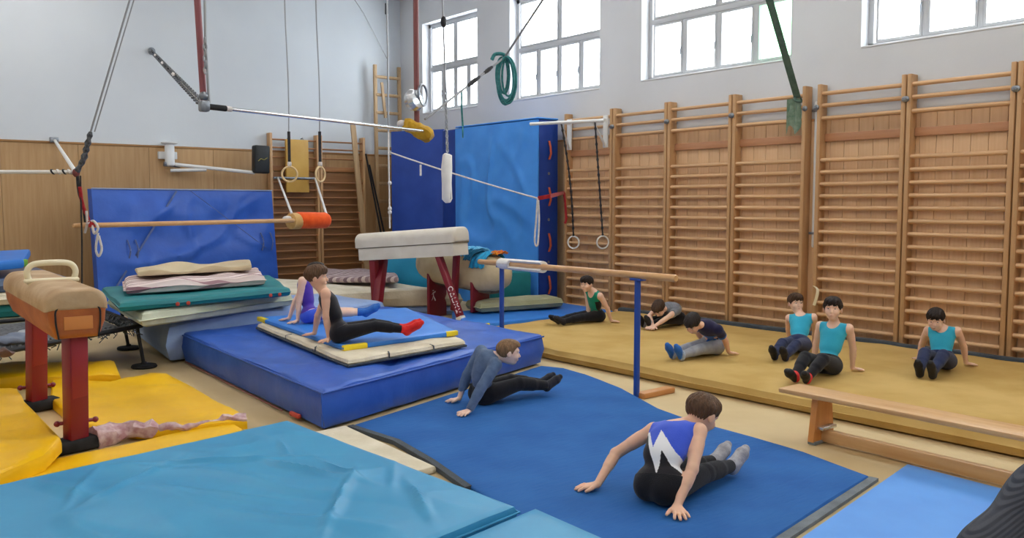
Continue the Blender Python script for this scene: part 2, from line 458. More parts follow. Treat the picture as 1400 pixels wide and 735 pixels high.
def wall_bars_back(x0, x1, label, ztop=2.88):
    t = thing('wall_bars', label, 'wall bars', ((x0 + x1) / 2, YB - 0.12, 0), 'wooden wall bars on the end wall')
    for x in (x0 + 0.026, x1 - 0.026):
        bm = B(); box(bm, (x, YB - 0.095, ztop / 2), (0.046, 0.14, ztop), bev=0.006); finish('post', bm, m_post, t)
    zs = [2.77, 2.63, 2.46] + [2.02 - i * 0.1365 for i in range(15)]
    bm = B(); tube(bm, [(x0 + 0.05, YB - 0.12, zs[0]), (x1 - 0.05, YB - 0.12, zs[0])], 0, 12, flat=(0.02, 0.015), up=(0, 0, 1))
    r0 = finish('rung', bm, m_rung_x, t)
    for z in zs[1:]:
        if z > 0.05: copy_child(r0, t, (0, 0, z - zs[0]))
    bm = B(); box(bm, ((x0 + x1) / 2, YB - 0.05, 1.1), (x1 - x0 - 0.1, 0.02, 2.2)); finish('back_board', bm, wood('far_back_board', S(150, 108, 70), S(132, 92, 58), 'X'), t)
    bm = B(); box(bm, ((x0 + x1) / 2, YB - 0.06, 2.27), (x1 - x0 - 0.1, 0.03, 0.09), bev=0.004); finish('rail_board', bm, m_rung_x, t)
wall_bars_back(6.40, 7.35, 'wooden wall bars on the end wall behind the yellow board')
wall_bars_back(7.36, 8.30, 'wooden wall bars on the end wall next to the leaning ladder')
# ================================================================== mats on the floor
def mat_obj(name, q, z0, z1, m, label, r=0.03, n=24, dz=None, cat='mat', group=None, parent=None, bulge=0.0, nv=None):
    bm = B(); slab(bm, q, z0, z1, r, n, nv or n, dz, bulge)
    o = finish(name, bm, m, parent)
    if parent is None: tag(o, label, cat, group)
    return o
def seam(o, pts, m, r=0.006, name='piping'):
    bm = B(); tube(bm, pts, r, 6); return finish(name, bm, m, o)
G = lambda pts, h: [az(x, y, h) for x, y in pts]

m_ycarpet = material('yellow_carpet', S(206, 174, 110), 0.85, S(192, 158, 92), 2.2, bump=0.35, bscale=220, spec=0.15)
m_runner = material('blue_runner_cloth', S(46, 102, 170), 0.85, S(38, 92, 160), 2.5, bump=0.35, bscale=9, bstretch=(1, 4, 1), spec=0.2)
m_teal = vinyl('teal_vinyl', S(60, 150, 196), S(54, 142, 190), 0.42, 0.15, 3)
m_lblue = vinyl('light_blue_vinyl', S(92, 158, 236), S(86, 150, 230), 0.5, 0.08, 4)
m_crash = vinyl('royal_blue_vinyl', S(54, 98, 192), S(46, 88, 180), 0.4, 0.55, 4)
m_kblue = vinyl('sky_blue_vinyl', S(58, 132, 222), S(50, 122, 214), 0.42, 0.15, 6)
m_cream = cloth('cream_canvas', S(224, 214, 192), S(206, 194, 168), bump=0.3, bscale=40, scale=4)
m_yvinyl = vinyl('yellow_vinyl', S(248, 196, 14), S(238, 184, 10), 0.4, 0.4, 6)
m_ytab = vinyl('yellow_corner_vinyl', S(240, 214, 50), S(228, 200, 40), 0.45, 0.1, 8)
m_greyedge = cloth('grey_edging', S(120, 128, 134), S(100, 106, 112))
m_dgrey = cloth('dark_grey_felt', S(70, 78, 86), S(58, 64, 72))
m_dteal = vinyl('sea_green_vinyl', S(34, 128, 134), S(28, 116, 124), 0.45, 0.2, 5)
m_pale = cloth('pale_green_foam', S(206, 210, 190), S(190, 196, 172), bump=0.2, bscale=30, scale=4)
m_gblue = cloth('grey_blue_cover', S(150, 174, 216), S(134, 158, 206), bump=0.2, bscale=20, scale=3)
m_pink = cloth('pink_lining', S(214, 190, 192), S(176, 134, 140), bump=0.3, bscale=20, scale=18)
m_olive = cloth('olive_cream_canvas', S(176, 176, 142), S(156, 156, 122), bump=0.25, bscale=25, scale=3)
m_redv = vinyl('red_vinyl', S(196, 76, 58), None, 0.45)

# big yellow floor mat beneath the wall bars
_y = lambda x, y, u, v: 0.02 * noise.noise(Vector((x * 1.1, y * 0.8, 3))) + (0.012 * noise.noise(Vector((x * 3, y * 3, 8))))
o = mat_obj('floor_mat', [(5.99, -1.2), (8.92, -1.2), (8.9, 8.45), (6.02, 8.35)], 0.0, 0.145, m_ycarpet,
            'large thick yellow carpet mat under the boys along the wall bars', r=0.065, n=34, nv=90, dz=_y, bulge=0.01)
# dark strip of felt between mat and wall
bm = B(); slab(bm, [(8.935, 1.0), (9.03, 1.0), (9.03, 8.5), (8.935, 8.5)], 0.0, 0.17, 0.03, 3, 40, lambda x, y, u, v: 0.02 * noise.noise(Vector((y * 2.2, 1, 1))))
tag(finish('felt_strip', bm, m_dgrey), 'dark grey felt strip wedged between yellow mat and wall bars', 'mat')

# blue runner
edge = [(740, 500), (770, 503), (800, 511), (850, 531), (900, 558), (930, 569), (960, 578), (1030, 597), (1100, 618), (1188, 650)]
pts = [az(x, y, 0.03) for x, y in edge]
pts = [(p.x, p.y) for p in pts] + [(3.3, 2.315), (2.72, 2.2), (2.72, 3.1), (3.02, 4.45), (3.10, 5.0), (3.04, 5.55)]
dzr = lambda x, y: 0.006 * noise.noise(Vector((x * 2, y * 2, 2)))
bm = B(); poly_slab(bm, pts, 0.0, 0.032, 0.01, dzr, 0.12)
run = tag(finish('runner_mat', bm, m_runner), 'large mid blue cloth-covered runner mat beneath the boy in the lightning leotard', 'mat')
bm = B(); strap(bm, [(3.3, 2.29, 0.012), (4.1, 2.41, 0.012), (4.87, 2.53, 0.012)], 0.055, 0.02, (0.16, -0.98, 0)); finish('edge_band', bm, m_greyedge, run)
bm = B(); strap(bm, [(3.03, 5.55, 0.02), (3.08, 5.0, 0.02), (3.0, 4.45, 0.02), (2.88, 3.9, 0.02)], 0.05, 0.03, (1, 0.1, 0)); finish('edge_band', bm, m_dgrey, run)

# cream mat peeping out below the runner
q = [az(452, 583, .02), az(545, 615, .02), az(560, 606, .02), az(486, 577, .02)]
bm = B(); slab(bm, [(2.64, 5.5), (2.66, 4.3), (2.93, 4.3), (2.98, 5.53)], 0.0, 0.05, 0.018, 8, 14, wr(4, 0.006, 5))
tag(finish('thin_mat', bm, m_cream), 'narrow cream mat strip between the blue crash mat and teal mat', 'mat')

# light blue mat at the lower right
q = [az(1068, 748, .04), az(1236, 631, .04), az(1372, 668, .04), az(1290, 780, .04)]
o = mat_obj('gym_mat', [(3.3, 2.20), (5.22, 2.50), (5.16, 1.72), (3.7, 1.2)], 0.0, 0.045, m_lblue, 'flat light blue mat beside the wooden bench', r=0.012, n=14, dz=wr(2, 0.003, 2))

# teal mats in the foreground
tl = wr(11, 0.03, 1.5, True)
def teal_top(x, y, u, v):
    h = tl(x, y, u, v)
    for (a, b, w, l, ang, amp) in ((2.05, 4.3, 0.028, 0.32, 1.9, 0.03), (2.2, 4.15, 0.02, 0.28, 1.6, 0.022), (1.95, 3.7, 0.024, 0.4, 0.9, 0.03), (2.28, 3.5, 0.022, 0.25, 1.2, 0.026), (1.75, 4.75, 0.026, 0.36, 2.6, 0.028), (1.25, 4.65, 0.022, 0.3, 0.7, 0.024), (1.05, 4.75, 0.02, 0.25, 1.1, 0.022), (2.15, 4.75, 0.02, 0.22, 1.3, 0.02), (2.38, 3.9, 0.018, 0.2, 1.0, 0.018), (1.55, 4.2, 0.03, 0.3, 2.2, 0.018)):
        dx, dy = x - a, y - b; c, s = math.cos(ang), math.sin(ang)
        p, q_ = dx * c + dy * s, -dx * s + dy * c
        h += amp * math.exp(-(q_ / w) ** 2 - (p / l) ** 2)
    return h
o = mat_obj('gym_mat', [(0.1, 4.98), (0.1, 2.7), (2.60, 3.13), (2.47, 5.38)], 0.0, 0.2, m_teal,
            'large creased teal vinyl mat filling the lower left foreground', r=0.03, n=130, nv=130, dz=teal_top)
for i, f in enumerate((0.12, 0.5, 0.88)):
    pass
bm = B(); tube(bm, [(0.1, 4.985, 0.165), (1.2, 5.17, 0.166), (2.475, 5.39, 0.165), (2.61, 3.12, 0.165), (0.1, 2.69, 0.165)], 0.006, 6); finish('piping', bm, m_teal, o)
o = mat_obj('gym_mat', [(0.3, 2.66), (0.55, 0.75), (2.62, 1.5), (2.66, 3.06)], 0.0, 0.2, m_teal,
            'smaller teal vinyl mat at the bottom edge, in front of the runner', r=0.03, n=30, dz=wr(21, 0.012, 1.5, True))
bm = B(); tube(bm, [(0.5, 2.7, 0.165), (2.665, 3.07, 0.165), (2.63, 1.5, 0.165)], 0.006, 6); finish('piping', bm, m_teal, o)

# big blue crash mat
def crash_top(x, y, u, v):
    h = 0.075 * noise.noise(Vector((x * 1.5, y * 1.5, 4))) + 0.045 * noise.noise(Vector((x * 4 + y, y * 2.5, 9)))
    for (a, b, w, l, ang, amp) in ((4.6, 6.4, 0.06, 0.5, 0.3, 0.04), (3.7, 6.1, 0.05, 0.5, 0.9, 0.03), (3.1, 6.2, 0.05, 0.6, 1.4, 0.02)):
        dx, dy = x - a, y - b; c, s = math.cos(ang), math.sin(ang)
        p, q_ = dx * c + dy * s, -dx * s + dy * c
        h -= amp * math.exp(-(q_ / w) ** 2 - (p / l) ** 2)
    inner = min(1, 5 * min(u, 1 - u, v, 1 - v) + 0.25)
    return h * inner * (0.25 if (3.3 < x < 5.4 and 6.3 < y < 9.2) else 1.0)
CQ = [(2.84, 5.6), (5.80, 6.58), (5.88, 9.75), (3.0, 9.0)]
bm = B(); slab(bm, CQ, 0.015, 0.315, 0.035, 70, 70, crash_top, 0.02)
for v in bm.verts:
    if v.co.z > 0.03:
        k = 0.022 if v.co.z < 0.28 else 0.012
        a_ = noise.noise(Vector((v.co.x * 5, v.co.y * 5, v.co.z * 9))); b_ = noise.noise(Vector((v.co.x * 2.5 + 9, v.co.y * 2.5, v.co.z * 14)))
        v.co += Vector((b_, a_, 0.4 * a_)) * k
crash = tag(finish('crash_mat', bm, m_crash), 'big wrinkled royal blue crash mat lying flat beneath two stacked small mats', 'mat')
bm = B(); tube(bm, [(2.83, 5.59, 0.29), (5.82, 6.575, 0.29)], 0.008, 6); finish('piping', bm, m_crash, crash)
bm = B(); tube(bm, [(2.83, 5.59, 0.29), (2.99, 9.0, 0.29)], 0.008, 6); finish('piping', bm, m_crash, crash)
bm = B(); tube(bm, [(2.83, 5.6, 0.04), (2.83, 5.6, 0.29)], 0.008, 6); finish('piping', bm, m_crash, crash)
pz = az(398, 567, 0.06)
bm = B(); box(bm, (2.835, 6.05, 0.045), (0.03, 0.16, 0.035), bev=0.01); finish('tag_strip', bm, m_redv, crash)
bm = B(); tube(bm, [(2.845, 6.3, 0.03), (2.975, 8.9, 0.03)], 0.005, 6); finish('bottom_stitching', bm, paint('brown_thread', S(126, 74, 70), 0.8), crash)

# cream mat and sky blue mat stacked on the crash mat
CT = 0.33
CREAMQ = [az(476, 492, .39), az(636, 465, .39), az(560, 424, .39), az(352, 442, .39)]
dzc = lambda x, y, u, v: 0.012 * noise.noise(Vector((x * 4, y * 4, 2)))
cream = mat_obj('quilted_mat', [p.xy for p in CREAMQ], CT, CT + 0.065, m_cream, 'cream canvas mat on the crash mat, under the sky blue mat', r=0.03, n=26, dz=dzc, bulge=0.006)
for (a, b, f) in ((0, 1, 0.32), (0, 1, 0.7), (0, 3, 0.3), (0, 3, 0.62)):
    p = CREAMQ[a].lerp(CREAMQ[b], f); c = sum(CREAMQ, Vector()) / 4; d = (p - c); d.z = 0; d.normalize()
    bm = B(); strap(bm, [p - d * 0.05 + V(0, 0, CT + 0.068 - p.z), p + d * 0.007 + V(0, 0, CT + 0.06 - p.z), p + d * 0.012 + V(0, 0, CT + 0.005 - p.z)], 0.012, 0.004, d.cross(V(0, 0, 1)))
    finish('stitch_tuft', bm, m_dgrey, cream)
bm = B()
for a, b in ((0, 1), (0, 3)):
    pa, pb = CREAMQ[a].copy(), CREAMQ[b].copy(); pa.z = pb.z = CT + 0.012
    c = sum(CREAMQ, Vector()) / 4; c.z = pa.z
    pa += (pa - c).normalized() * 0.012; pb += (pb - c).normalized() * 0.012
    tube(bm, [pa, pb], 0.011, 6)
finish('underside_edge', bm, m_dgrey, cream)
KT = CT + 0.065
KQ = [az(470, 473, KT + .045), az(626, 452, KT + .045), az(556, 420, KT + .045), az(352, 433, KT + .045)]
kmat = mat_obj('gym_mat', [p.xy for p in KQ], KT, KT + 0.045, m_kblue, 'sky blue mat with yellow corner tabs, under the two seated boys', r=0.016, n=20, dz=wr(5, 0.005, 3))
KTOP = KT + 0.045
c0 = sum(KQ, Vector()) / 4
for (k, a) in ((0, 1), (1, 0), (3, 0)):
    p = KQ[k]; d = (KQ[a] - p); d.z = 0; d.normalize()
    inn = (KQ[3 if k in (0,) else 2 if k == 1 else 2] - p); inn.z = 0; inn.normalize()
    L = 0.24 if k != 1 else 0.14
    zz = KT + 0.0235
    corners = [p - inn * 0.006, p - inn * 0.006 + d * L, p - inn * 0.006 + d * L + inn * 0.05, p - inn * 0.006 + inn * 0.05]
    if k == 1: corners = [c for c in corners]
    bm = B(); slab(bm, [(c.x, c.y) for c in corners], KT + 0.002, KTOP + 0.004, 0.008, 4, 2); finish('corner_tab', bm, m_ytab, kmat)

# yellow cover mats around the brown horse
yw = lambda s, a=0.02: (lambda x, y, *k: a * noise.noise(Vector((x * 2.2 + s, y * 2.2, s))) + a * 0.5 * noise.noise(Vector((x * 6, y * 6 + s, s))))
def ypoly(pl, z0, z1, label, s, amp=0.02, r=0.02):
    pts = [az(x, y, z1) for x, y in pl]
    bm = B(); poly_slab(bm, [(p.x, p.y) for p in pts], z0, z1, r, yw(s, amp), 0.09)
    return tag(finish('cover_mat', bm, m_yvinyl), label, 'mat', 'yellow vinyl mats around the brown horse')
ypoly([(0, 668), (-260, 740), (-260, 690), (0, 640), (90, 622), (180, 604), (250, 588), (310, 572), (332, 585), (318, 606), (300, 618), (160, 650)], 0.0, 0.05, 'long narrow yellow vinyl strip along the teal mat edge', 1.0, 0.008)
ypm = ypoly([(72, 512), (120, 518), (150, 520), (205, 508), (228, 511), (268, 530), (338, 572), (300, 577), (240, 585), (190, 587), (120, 580), (100, 568), (68, 545)], 0.0, 0.075, 'yellow vinyl mat spread to the right of the horse legs', 2.0, 0.03)
ypl = ypoly([(-160, 560), (-60, 530), (20, 530), (52, 560), (84, 596), (84, 606), (60, 622), (0, 642), (-160, 690)], 0.05, 0.15, 'yellow vinyl mat left of the horse legs, folded thick', 3.0, 0.06, 0.05)
bm = B(); slab(bm, [az(-120, 524, .09).xy, az(166, 514, .09).xy, az(158, 497, .09).xy, az(-100, 500, .09).xy], 0.0, 0.12, 0.05, 20, 5, lambda x, y, u, v: 0.03 * noise.noise(Vector((x * 4, y * 4, 1))))
tag(finish('cover_mat', bm, m_yvinyl), 'rolled yellow vinyl edge behind the horse legs', 'mat', 'yellow vinyl mats around the brown horse')
pl = [az(128, 600, .06), az(160, 591, .07), az(215, 585, .075), az(260, 583, .07), az(305, 576, .06), az(336, 575, .05)]
bm = B(); tube(bm, curve_pts(pl, 6), [0.085] * 6 + [0.06] * 6 + [0.03] * 6 + [0.018] * 6 + [0.045] * 7, 14)
for v in bm.verts: v.co += Vector((noise.noise(v.co * 16), noise.noise(v.co * 16 + V(7, 0, 0)), noise.noise(v.co * 16 + V(0, 7, 0)))) * 0.03
finish('torn_lining', bm, m_pink, ypm)

# ------------------------------------------------------------------ stack of bedding and mats behind the crash mat
gb = mat_obj('foam_mat', [(2.84, 9.0), (5.9, 9.83), (5.75, 11.15), (3.15, 11.4)], 0.01, 0.41, m_gblue, 'thick grey blue soft mat under the pale bedding mats', r=0.09, n=26,
             dz=lambda x, y, u, v: 0.05 * noise.noise(Vector((x * 1.2, y * 1.2, 5))) + 0.04 * math.sin(u * 5), bulge=0.03)
q = [az(206, 447, .46), az(400, 417, .46), az(382, 372, .54), az(160, 420, .46)]
PALEQ = [(2.48, 8.62), (4.4, 9.4), (5.0, 11.3), (2.66, 10.5)]
o = mat_obj('bedding_mat', PALEQ, 0.45, 0.60, m_pale, 'pale green foam mattress under the sea green mattress', r=0.07, n=24, dz=lambda x, y, u, v: 0.02 * noise.noise(Vector((x * 1.6, y * 1.6, 7))), bulge=0.03)
TEALQ = [az(160, 421, .66), az(398, 403, .68), az(375, 380, .70), az(150, 398, .70)]
o = mat_obj('bedding_mat', [(2.3, 8.68), (4.2, 9.02), (4.8, 10.9), (2.6, 10.5)], 0.612, 0.705, m_dteal, 'sea green vinyl mattress beneath the striped duvet', r=0.045, n=24, dz=lambda x, y, u, v: 0.025 * noise.noise(Vector((x * 1.5, y * 1.5, 2))), bulge=0.012)
for f in (0.3, 0.36, 0.86, 0.92):
    p = Vector((2.3, 8.672, 0)).lerp(Vector((4.2, 9.012, 0)), f)
    bm = B(); lathe(bm, (p.x, p.y - 0.005, 0.645), [(0.001, 0), (0.018, 0.004), (0.022, 0.01), (0.006, 0.016)], 8, (0, -1, 0)); finish('vent_eyelet', bm, m_redv, o)
# pale sheet of foam running behind and to the right
o = mat_obj('foam_sheet', [(4.95, 11.8), (7.5, 10.3), (8.1, 11.5), (5.75, 13.2)], 0.13, 0.33, m_cream, 'long pale foam mat behind the two boys on the stacked mats', r=0.08, n=30,
            dz=lambda x, y, u, v: 0.09 * noise.noise(Vector((x * 1.1, y * 1.1, 6))) + 0.10 * (1 - u), bulge=0.02)
o = mat_obj('gym_mat', [(5.0, 11.8), (7.45, 10.35), (8.0, 11.45), (5.8, 13.1)], 0.0, 0.12, m_gblue, 'grey blue mat beneath the long pale foam mat', r=0.05, n=10, bulge=0.01)
# striped duvets
def stripes(key, ramp, scale, axis):
    m = bpy.data.materials.new(key); m.use_nodes = True; nt = m.node_tree; b = nt.nodes['Principled BSDF']
    b.inputs['Roughness'].default_value = 0.95; b.inputs['Specular IOR Level'].default_value = 0.1
    tc = nt.nodes.new('ShaderNodeTexCoord'); sp = nt.nodes.new('ShaderNodeSeparateXYZ'); mt = nt.nodes.new('ShaderNodeMath'); mt.operation = 'MULTIPLY'; mt.inputs[1].default_value = scale
    fr = nt.nodes.new('ShaderNodeMath'); fr.operation = 'FRACT'; cr = nt.nodes.new('ShaderNodeValToRGB'); cr.color_ramp.interpolation = 'CONSTANT'
    e = cr.color_ramp.elements
    while len(e) < len(ramp): e.new(0.5)
    for el, (p, c) in zip(e, ramp): el.position = p; el.color = c
    L = nt.links
    L.new(tc.outputs['Object'], sp.inputs[0]); L.new(sp.outputs[axis], mt.inputs[0]); L.new(mt.outputs[0], fr.inputs[0]); L.new(fr.outputs[0], cr.inputs[0]); L.new(cr.outputs[0], b.inputs['Base Color'])
    return m
m_stripe = stripes('striped_duvet_cloth', [(0, S(206, 190, 186)), (0.16, S(140, 106, 116)), (0.24, S(222, 206, 204)), (0.4, S(166, 132, 140)), (0.46, S(214, 196, 192)), (0.62, S(128, 96, 106)), (0.68, S(230, 216, 214)), (0.9, S(176, 146, 148))], 2.6, 1)
m_beige = cloth('beige_duvet_cloth', S(206, 190, 156), S(190, 172, 140), scale=3)
m_stripe2 = stripes('dark_striped_duvet_cloth', [(0, S(150, 128, 132)), (0.25, S(200, 184, 180)), (0.5, S(120, 100, 106)), (0.75, S(180, 160, 158))], 7, 1)
o = mat_obj('duvet', [(2.5, 9.2), (4.05, 9.35), (4.5, 10.6), (2.8, 10.35)], 0.72, 0.82, m_stripe, 'folded duvet with mauve and white stripes on the sea green mattress', r=0.06, n=30,
            dz=lambda x, y, u, v: 0.05 * noise.noise(Vector((x * 3, y * 2.2, 3))) + 0.02 * math.sin(3.1 * u), cat='duvet', bulge=0.02)
o = mat_obj('duvet', [(2.78, 9.75), (4.1, 9.85), (4.4, 10.65), (2.95, 10.45)], 0.86, 0.91, m_beige, 'beige duvet folded on top of the striped one', r=0.022, n=24,
            dz=lambda x, y, u, v: 0.03 * math.sin(3.14 * v) + 0.05 * noise.noise(Vector((x * 3, y * 2.2, 13))), cat='duvet')
o = mat_obj('duvet', [az(420, 384, .45), az(545, 384, .45), az(540, 372, .45), az(440, 372, .45)], -0.03, 0.07, m_stripe2, 'dark striped duvet lying on the pale foam mat near the end wall bars', r=0.04, n=20,
            dz=lambda x, y, u, v: 0.05 * noise.noise(Vector((x * 2.4, y * 2.2, 23))), cat='duvet')

# ------------------------------------------------------------------ mats near the second horse
mat_obj('gym_mat', [(6.38, 8.62), (8.86, 8.52), (8.95, 9.72), (7.0, 9.85)], 0.0, 0.135, m_kblue, 'sky blue mat beyond the yellow mat, below the second horse', r=0.03, n=16, dz=wr(3, 0.012, 2))
bm = B(); box(bm, (6.56, 8.62, 0.07), (0.3, 0.03, 0.12), bev=0.01); o = finish('corner_tab', bm, m_ytab, bpy.data.objects['gym_mat.004'] if 'gym_mat.004' in bpy.data.objects else None)
if o.parent is None: tag(o, 'yellow tab', 'mat')
mat_obj('rolled_mat', [(7.1, 9.32), (8.45, 9.12), (8.58, 9.6), (7.2, 9.8)], 0.15, 0.30, m_olive, 'olive cream canvas mat lying on the sky blue mat by the horse', r=0.07, n=18, dz=wr(6, 0.03, 2), bulge=0.03)
mat_obj('foam_block', [(7.85, 10.05), (8.5, 9.9), (8.5, 10.5), (8.0, 10.6)], 0.0, 0.62, m_dteal, 'sea green foam block before the tall light blue mat', r=0.04, n=10, cat='foam block')
mat_obj('foam_block', [(7.3, 12.35), (8.1, 11.75), (8.4, 12.05), (7.55, 12.7)], 0.0, 0.85, vinyl('turquoise_vinyl', S(38, 140, 178), S(30, 128, 166)), 'turquoise foam block seen between the legs of the white horse', r=0.04, n=10, cat='foam block')

# ------------------------------------------------------------------ standing mats
m_tall = vinyl('bright_blue_vinyl', S(74, 150, 236), S(66, 140, 228), 0.42, 0.35, 1.8)
m_navy = vinyl('navy_vinyl', S(32, 66, 150), S(26, 56, 136), 0.4, 0.5, 3)
def upright(bm, p0, p1, th, z0, z1, nrm, n=26, m=30, seed=1, amp=0.03):
    """standing mat whose front runs from p0 to p1; bulging front, th thick"""
    p0, p1 = Vector(p0), Vector(p1); nrm = Vector(nrm).normalized()
    F = {}
    def fr(u, v):
        w = min(1, 6 * min(u, 1 - u)) * min(1, 5 * min(v, 1 - v))
        sag = math.sin(u * math.pi) * 0.9
        a = noise.noise(Vector((u * 2.2 + seed, v * 3.0 + sag * 0.6, seed))) + 0.5 * math.sin((v * 9 + (u - 0.5) ** 2 * 9 + seed) * 1.4) * (1 - v) * 0.8
        rd_ = max(0.0, 1 - 6 * abs(noise.noise(Vector(((u - 0.5) * 3.2 + (v - 0.5) * 1.5 + seed * 3, (v - 0.5) * 2.0 - (u - 0.5) * 1.1, seed + 2)))))
        rd_ += max(0.0, 1 - 7 * abs(noise.noise(Vector(((u - 0.5) * 2.2 - (v - 0.5) * 2.0 + seed, (v - 0.5) * 2.4, seed + 7)))))
        return p0.lerp(p1, u) + V(0, 0, z0 + (z1 - z0) * v) + nrm * ((a + 0.45 * rd_) * amp * w + 0.02 * w)
    for i in range(n + 1):
        for j in range(m + 1):
            F[0, i, j] = bm.verts.new(fr(i / n, j / m)); F[1, i, j] = bm.verts.new(p0.lerp(p1, i / n) - nrm * th + V(0, 0, z0 + (z1 - z0) * j / m))
    for s in (0, 1):
        for i in range(n):
            for j in range(m): bm.faces.new((F[s, i, j], F[s, i + 1, j], F[s, i + 1, j + 1], F[s, i, j + 1]))
    for i in range(n):
        for j in (0, m): bm.faces.new((F[0, i, j], F[0, i + 1, j], F[1, i + 1, j], F[1, i, j]))
    for j in range(m):
        for i in (0, n): bm.faces.new((F[0, i, j], F[0, i, j + 1], F[1, i, j + 1], F[1, i, j]))
def add_side_slots(o, x0, x1, y, zs):
    for z in zs:
        bm = B(); strap(bm, [(x0, y, z - 0.14), (x0 + 0.01, y - 0.03, z - 0.05), (x0 - 0.005, y - 0.035, z + 0.05), (x0, y, z + 0.14)], 0.035, 0.008, (1, 0, 0))
        finish('handle', bm, paint('orange_strap', S(196, 92, 60), 0.8), o)
t = thing('tall_mat', 'tall light blue crash mat standing against the window wall', 'mat', (8.8, 10.9, 0))
bm = B(); upright(bm, (8.6, 9.86, 0), (8.6, 11.98, 0), 0.02, 0.0, 2.90, (-1, 0, 0), 44, 60, seed=3, amp=0.07); finish('front_face', bm, m_tall, t)
bm = B(); box(bm, (8.83, 10.92, 1.455), (0.39, 2.1, 2.91), bev=0.02); sd = finish('side_cover', bm, m_navy, t)
bm = B(); box(bm, (8.81, 10.92, 2.925), (0.42, 2.12, 0.025), bev=0.01); finish('top_cover', bm, m_tall, t)
add_side_slots(t, 8.83, 8.9, 9.86, (2.45, 1.75, 1.05, 0.4))
for z in (2.1, 1.4, 0.75):
    bm = B(); lathe(bm, (8.83, 9.868, z), [(0.02, 0), (0.024, 0.004), (0.01, 0.01)], 10, (0, -1, 0)); finish('vent_eyelet', bm, m_steel, t)
m_royal = vinyl('deep_blue_vinyl', S(50, 82, 172), S(44, 74, 160), 0.42, 0.3, 2)
t = thing('tall_mat', 'tall dark blue mat standing in the corner beside the ladder', 'mat', (8.6, 13.2, 0))
pL, pR = ay(536, 300, 13.5), ay(607, 300, 12.45)
pL.z = pR.z = 0; nr = (pR - pL).cross(V(0, 0, 1)); nr = nr if nr.y < 0 else -nr
bm = B(); upright(bm, pL, pR, 0.03, 0.0, 2.93, nr, seed=8, amp=0.015); finish('front_face', bm, m_royal, t)
e = nr.normalized(); ww = (pR - pL).normalized()
bm = B(); upright(bm, pL - e * 0.035, pR - e * 0.035, 0.2, 0.0, 2.92, nr, 4, 4, seed=2, amp=0.0); finish('core', bm, m_navy, t)
bm = B(); box(bm, (8.66, 12.21, 1.45), (0.05, 0.40, 2.9), Matrix.Rotation(0.0, 3, 'Z'), bev=0.015); finish('side_flap', bm, m_navy, t)

# blue crash mat leaning against the end wall
t = thing('leaning_mat', 'wide royal blue crash mat leaning upright against the panelled end wall', 'mat', (4.9, 14.0, 0))
bm = B(); upright(bm, (3.30, 13.45, 0), (6.32, 14.0, 0), 0.13, 0.0, 1.86, (0.18, -0.98, 0), 60, 40, seed=5, amp=0.085)
for v in bm.verts: v.co += V(0.0, 0.25 * v.co.z / 1.86, 0)
bod = finish('cover', bm, m_crash, t)
def onlean(u, z, off=0.03): return V(3.30 + 3.02 * u, 13.45 + 0.55 * u + 0.25 * z / 1.86, z) + V(0.18, -0.98, 0) * off
m_strapg = cloth('grey_webbing', S(96, 112, 160), S(80, 94, 140))
for (u0, z0, u1, z1) in ((0.06, 0.35, 0.42, 1.84), (0.5, 1.84, 0.92, 0.9)):
    bm = B(); strap(bm, [onlean(u0 + (u1 - u0) * k / 10, z0 + (z1 - z0) * k / 10, 0.06) for k in range(11)], 0.03, 0.008, (0.9, 0.16, -0.4)); finish('webbing', bm, m_strapg, t)
for u, z in ((0.15, 1.1), (0.19, 1.1), (0.9, 1.15), (0.96, 1.15)):
    bm = B(); tube(bm, curve_pts([onlean(u, z, 0.04), onlean(u + 0.004, z - 0.15, 0.09), onlean(u - 0.003, z - 0.3, 0.06)], 5), 0.012, 6); finish('cord', bm, m_strapg, t)
bm = B(); tube(bm, [onlean(u / 20, 1.865, 0.01) for u in range(21)], 0.012, 6); finish('piping', bm, cloth('pale_piping', S(150, 165, 200)), t)

# pile of mats at the far left
pile = [((-0.2, 11.5), 0.0, 0.14, m_dteal, 'sea green mat at the bottom of the far left pile'), ((-0.15, 11.55), 0.145, 0.30, m_olive, 'tan mat second from the bottom of the far left pile'),
        ((-0.1, 11.6), 0.305, 0.46, m_dteal, 'teal mat in the middle of the far left pile'), ((-0.2, 11.5), 0.465, 0.6, m_cream, 'pale mat second from the top in the far left pile'),
        ((-0.05, 11.6), 0.605, 0.76, vinyl('slate_vinyl', S(96, 112, 142), S(80, 94, 120)), 'slate grey mat near the top of the far left pile')]
for (x, y), z0, z1, m, l in pile:
    mat_obj('piled_mat', [(x, y - 0.1), (x + 2.55, y), (x + 2.6, y + 1.9), (x, y + 1.9)], z0, z1, m, l, r=0.05, n=12, group='pile of mats at the far left', bulge=0.02, dz=wr(int(z0 * 100), 0.004, 2))
o = mat_obj('piled_mat', [(0.2, 11.4, 0.0), (2.05, 11.75, 0.10), (2.35, 13.0, 0.16), (0.2, 13.2, 0.10)], 0.77, 0.88, m_kblue, 'bright blue mat with a green tab topping the far left pile', r=0.03, n=10, group='pile of mats at the far left')
bm = B(); box(bm, (2.0, 11.78, 0.93), (0.2, 0.03, 0.09), Matrix.Rotation(0.2, 3, 'Z'), bev=0.01); finish('corner_tab', bm, vinyl('green_tab_vinyl', S(120, 170, 60)), o)
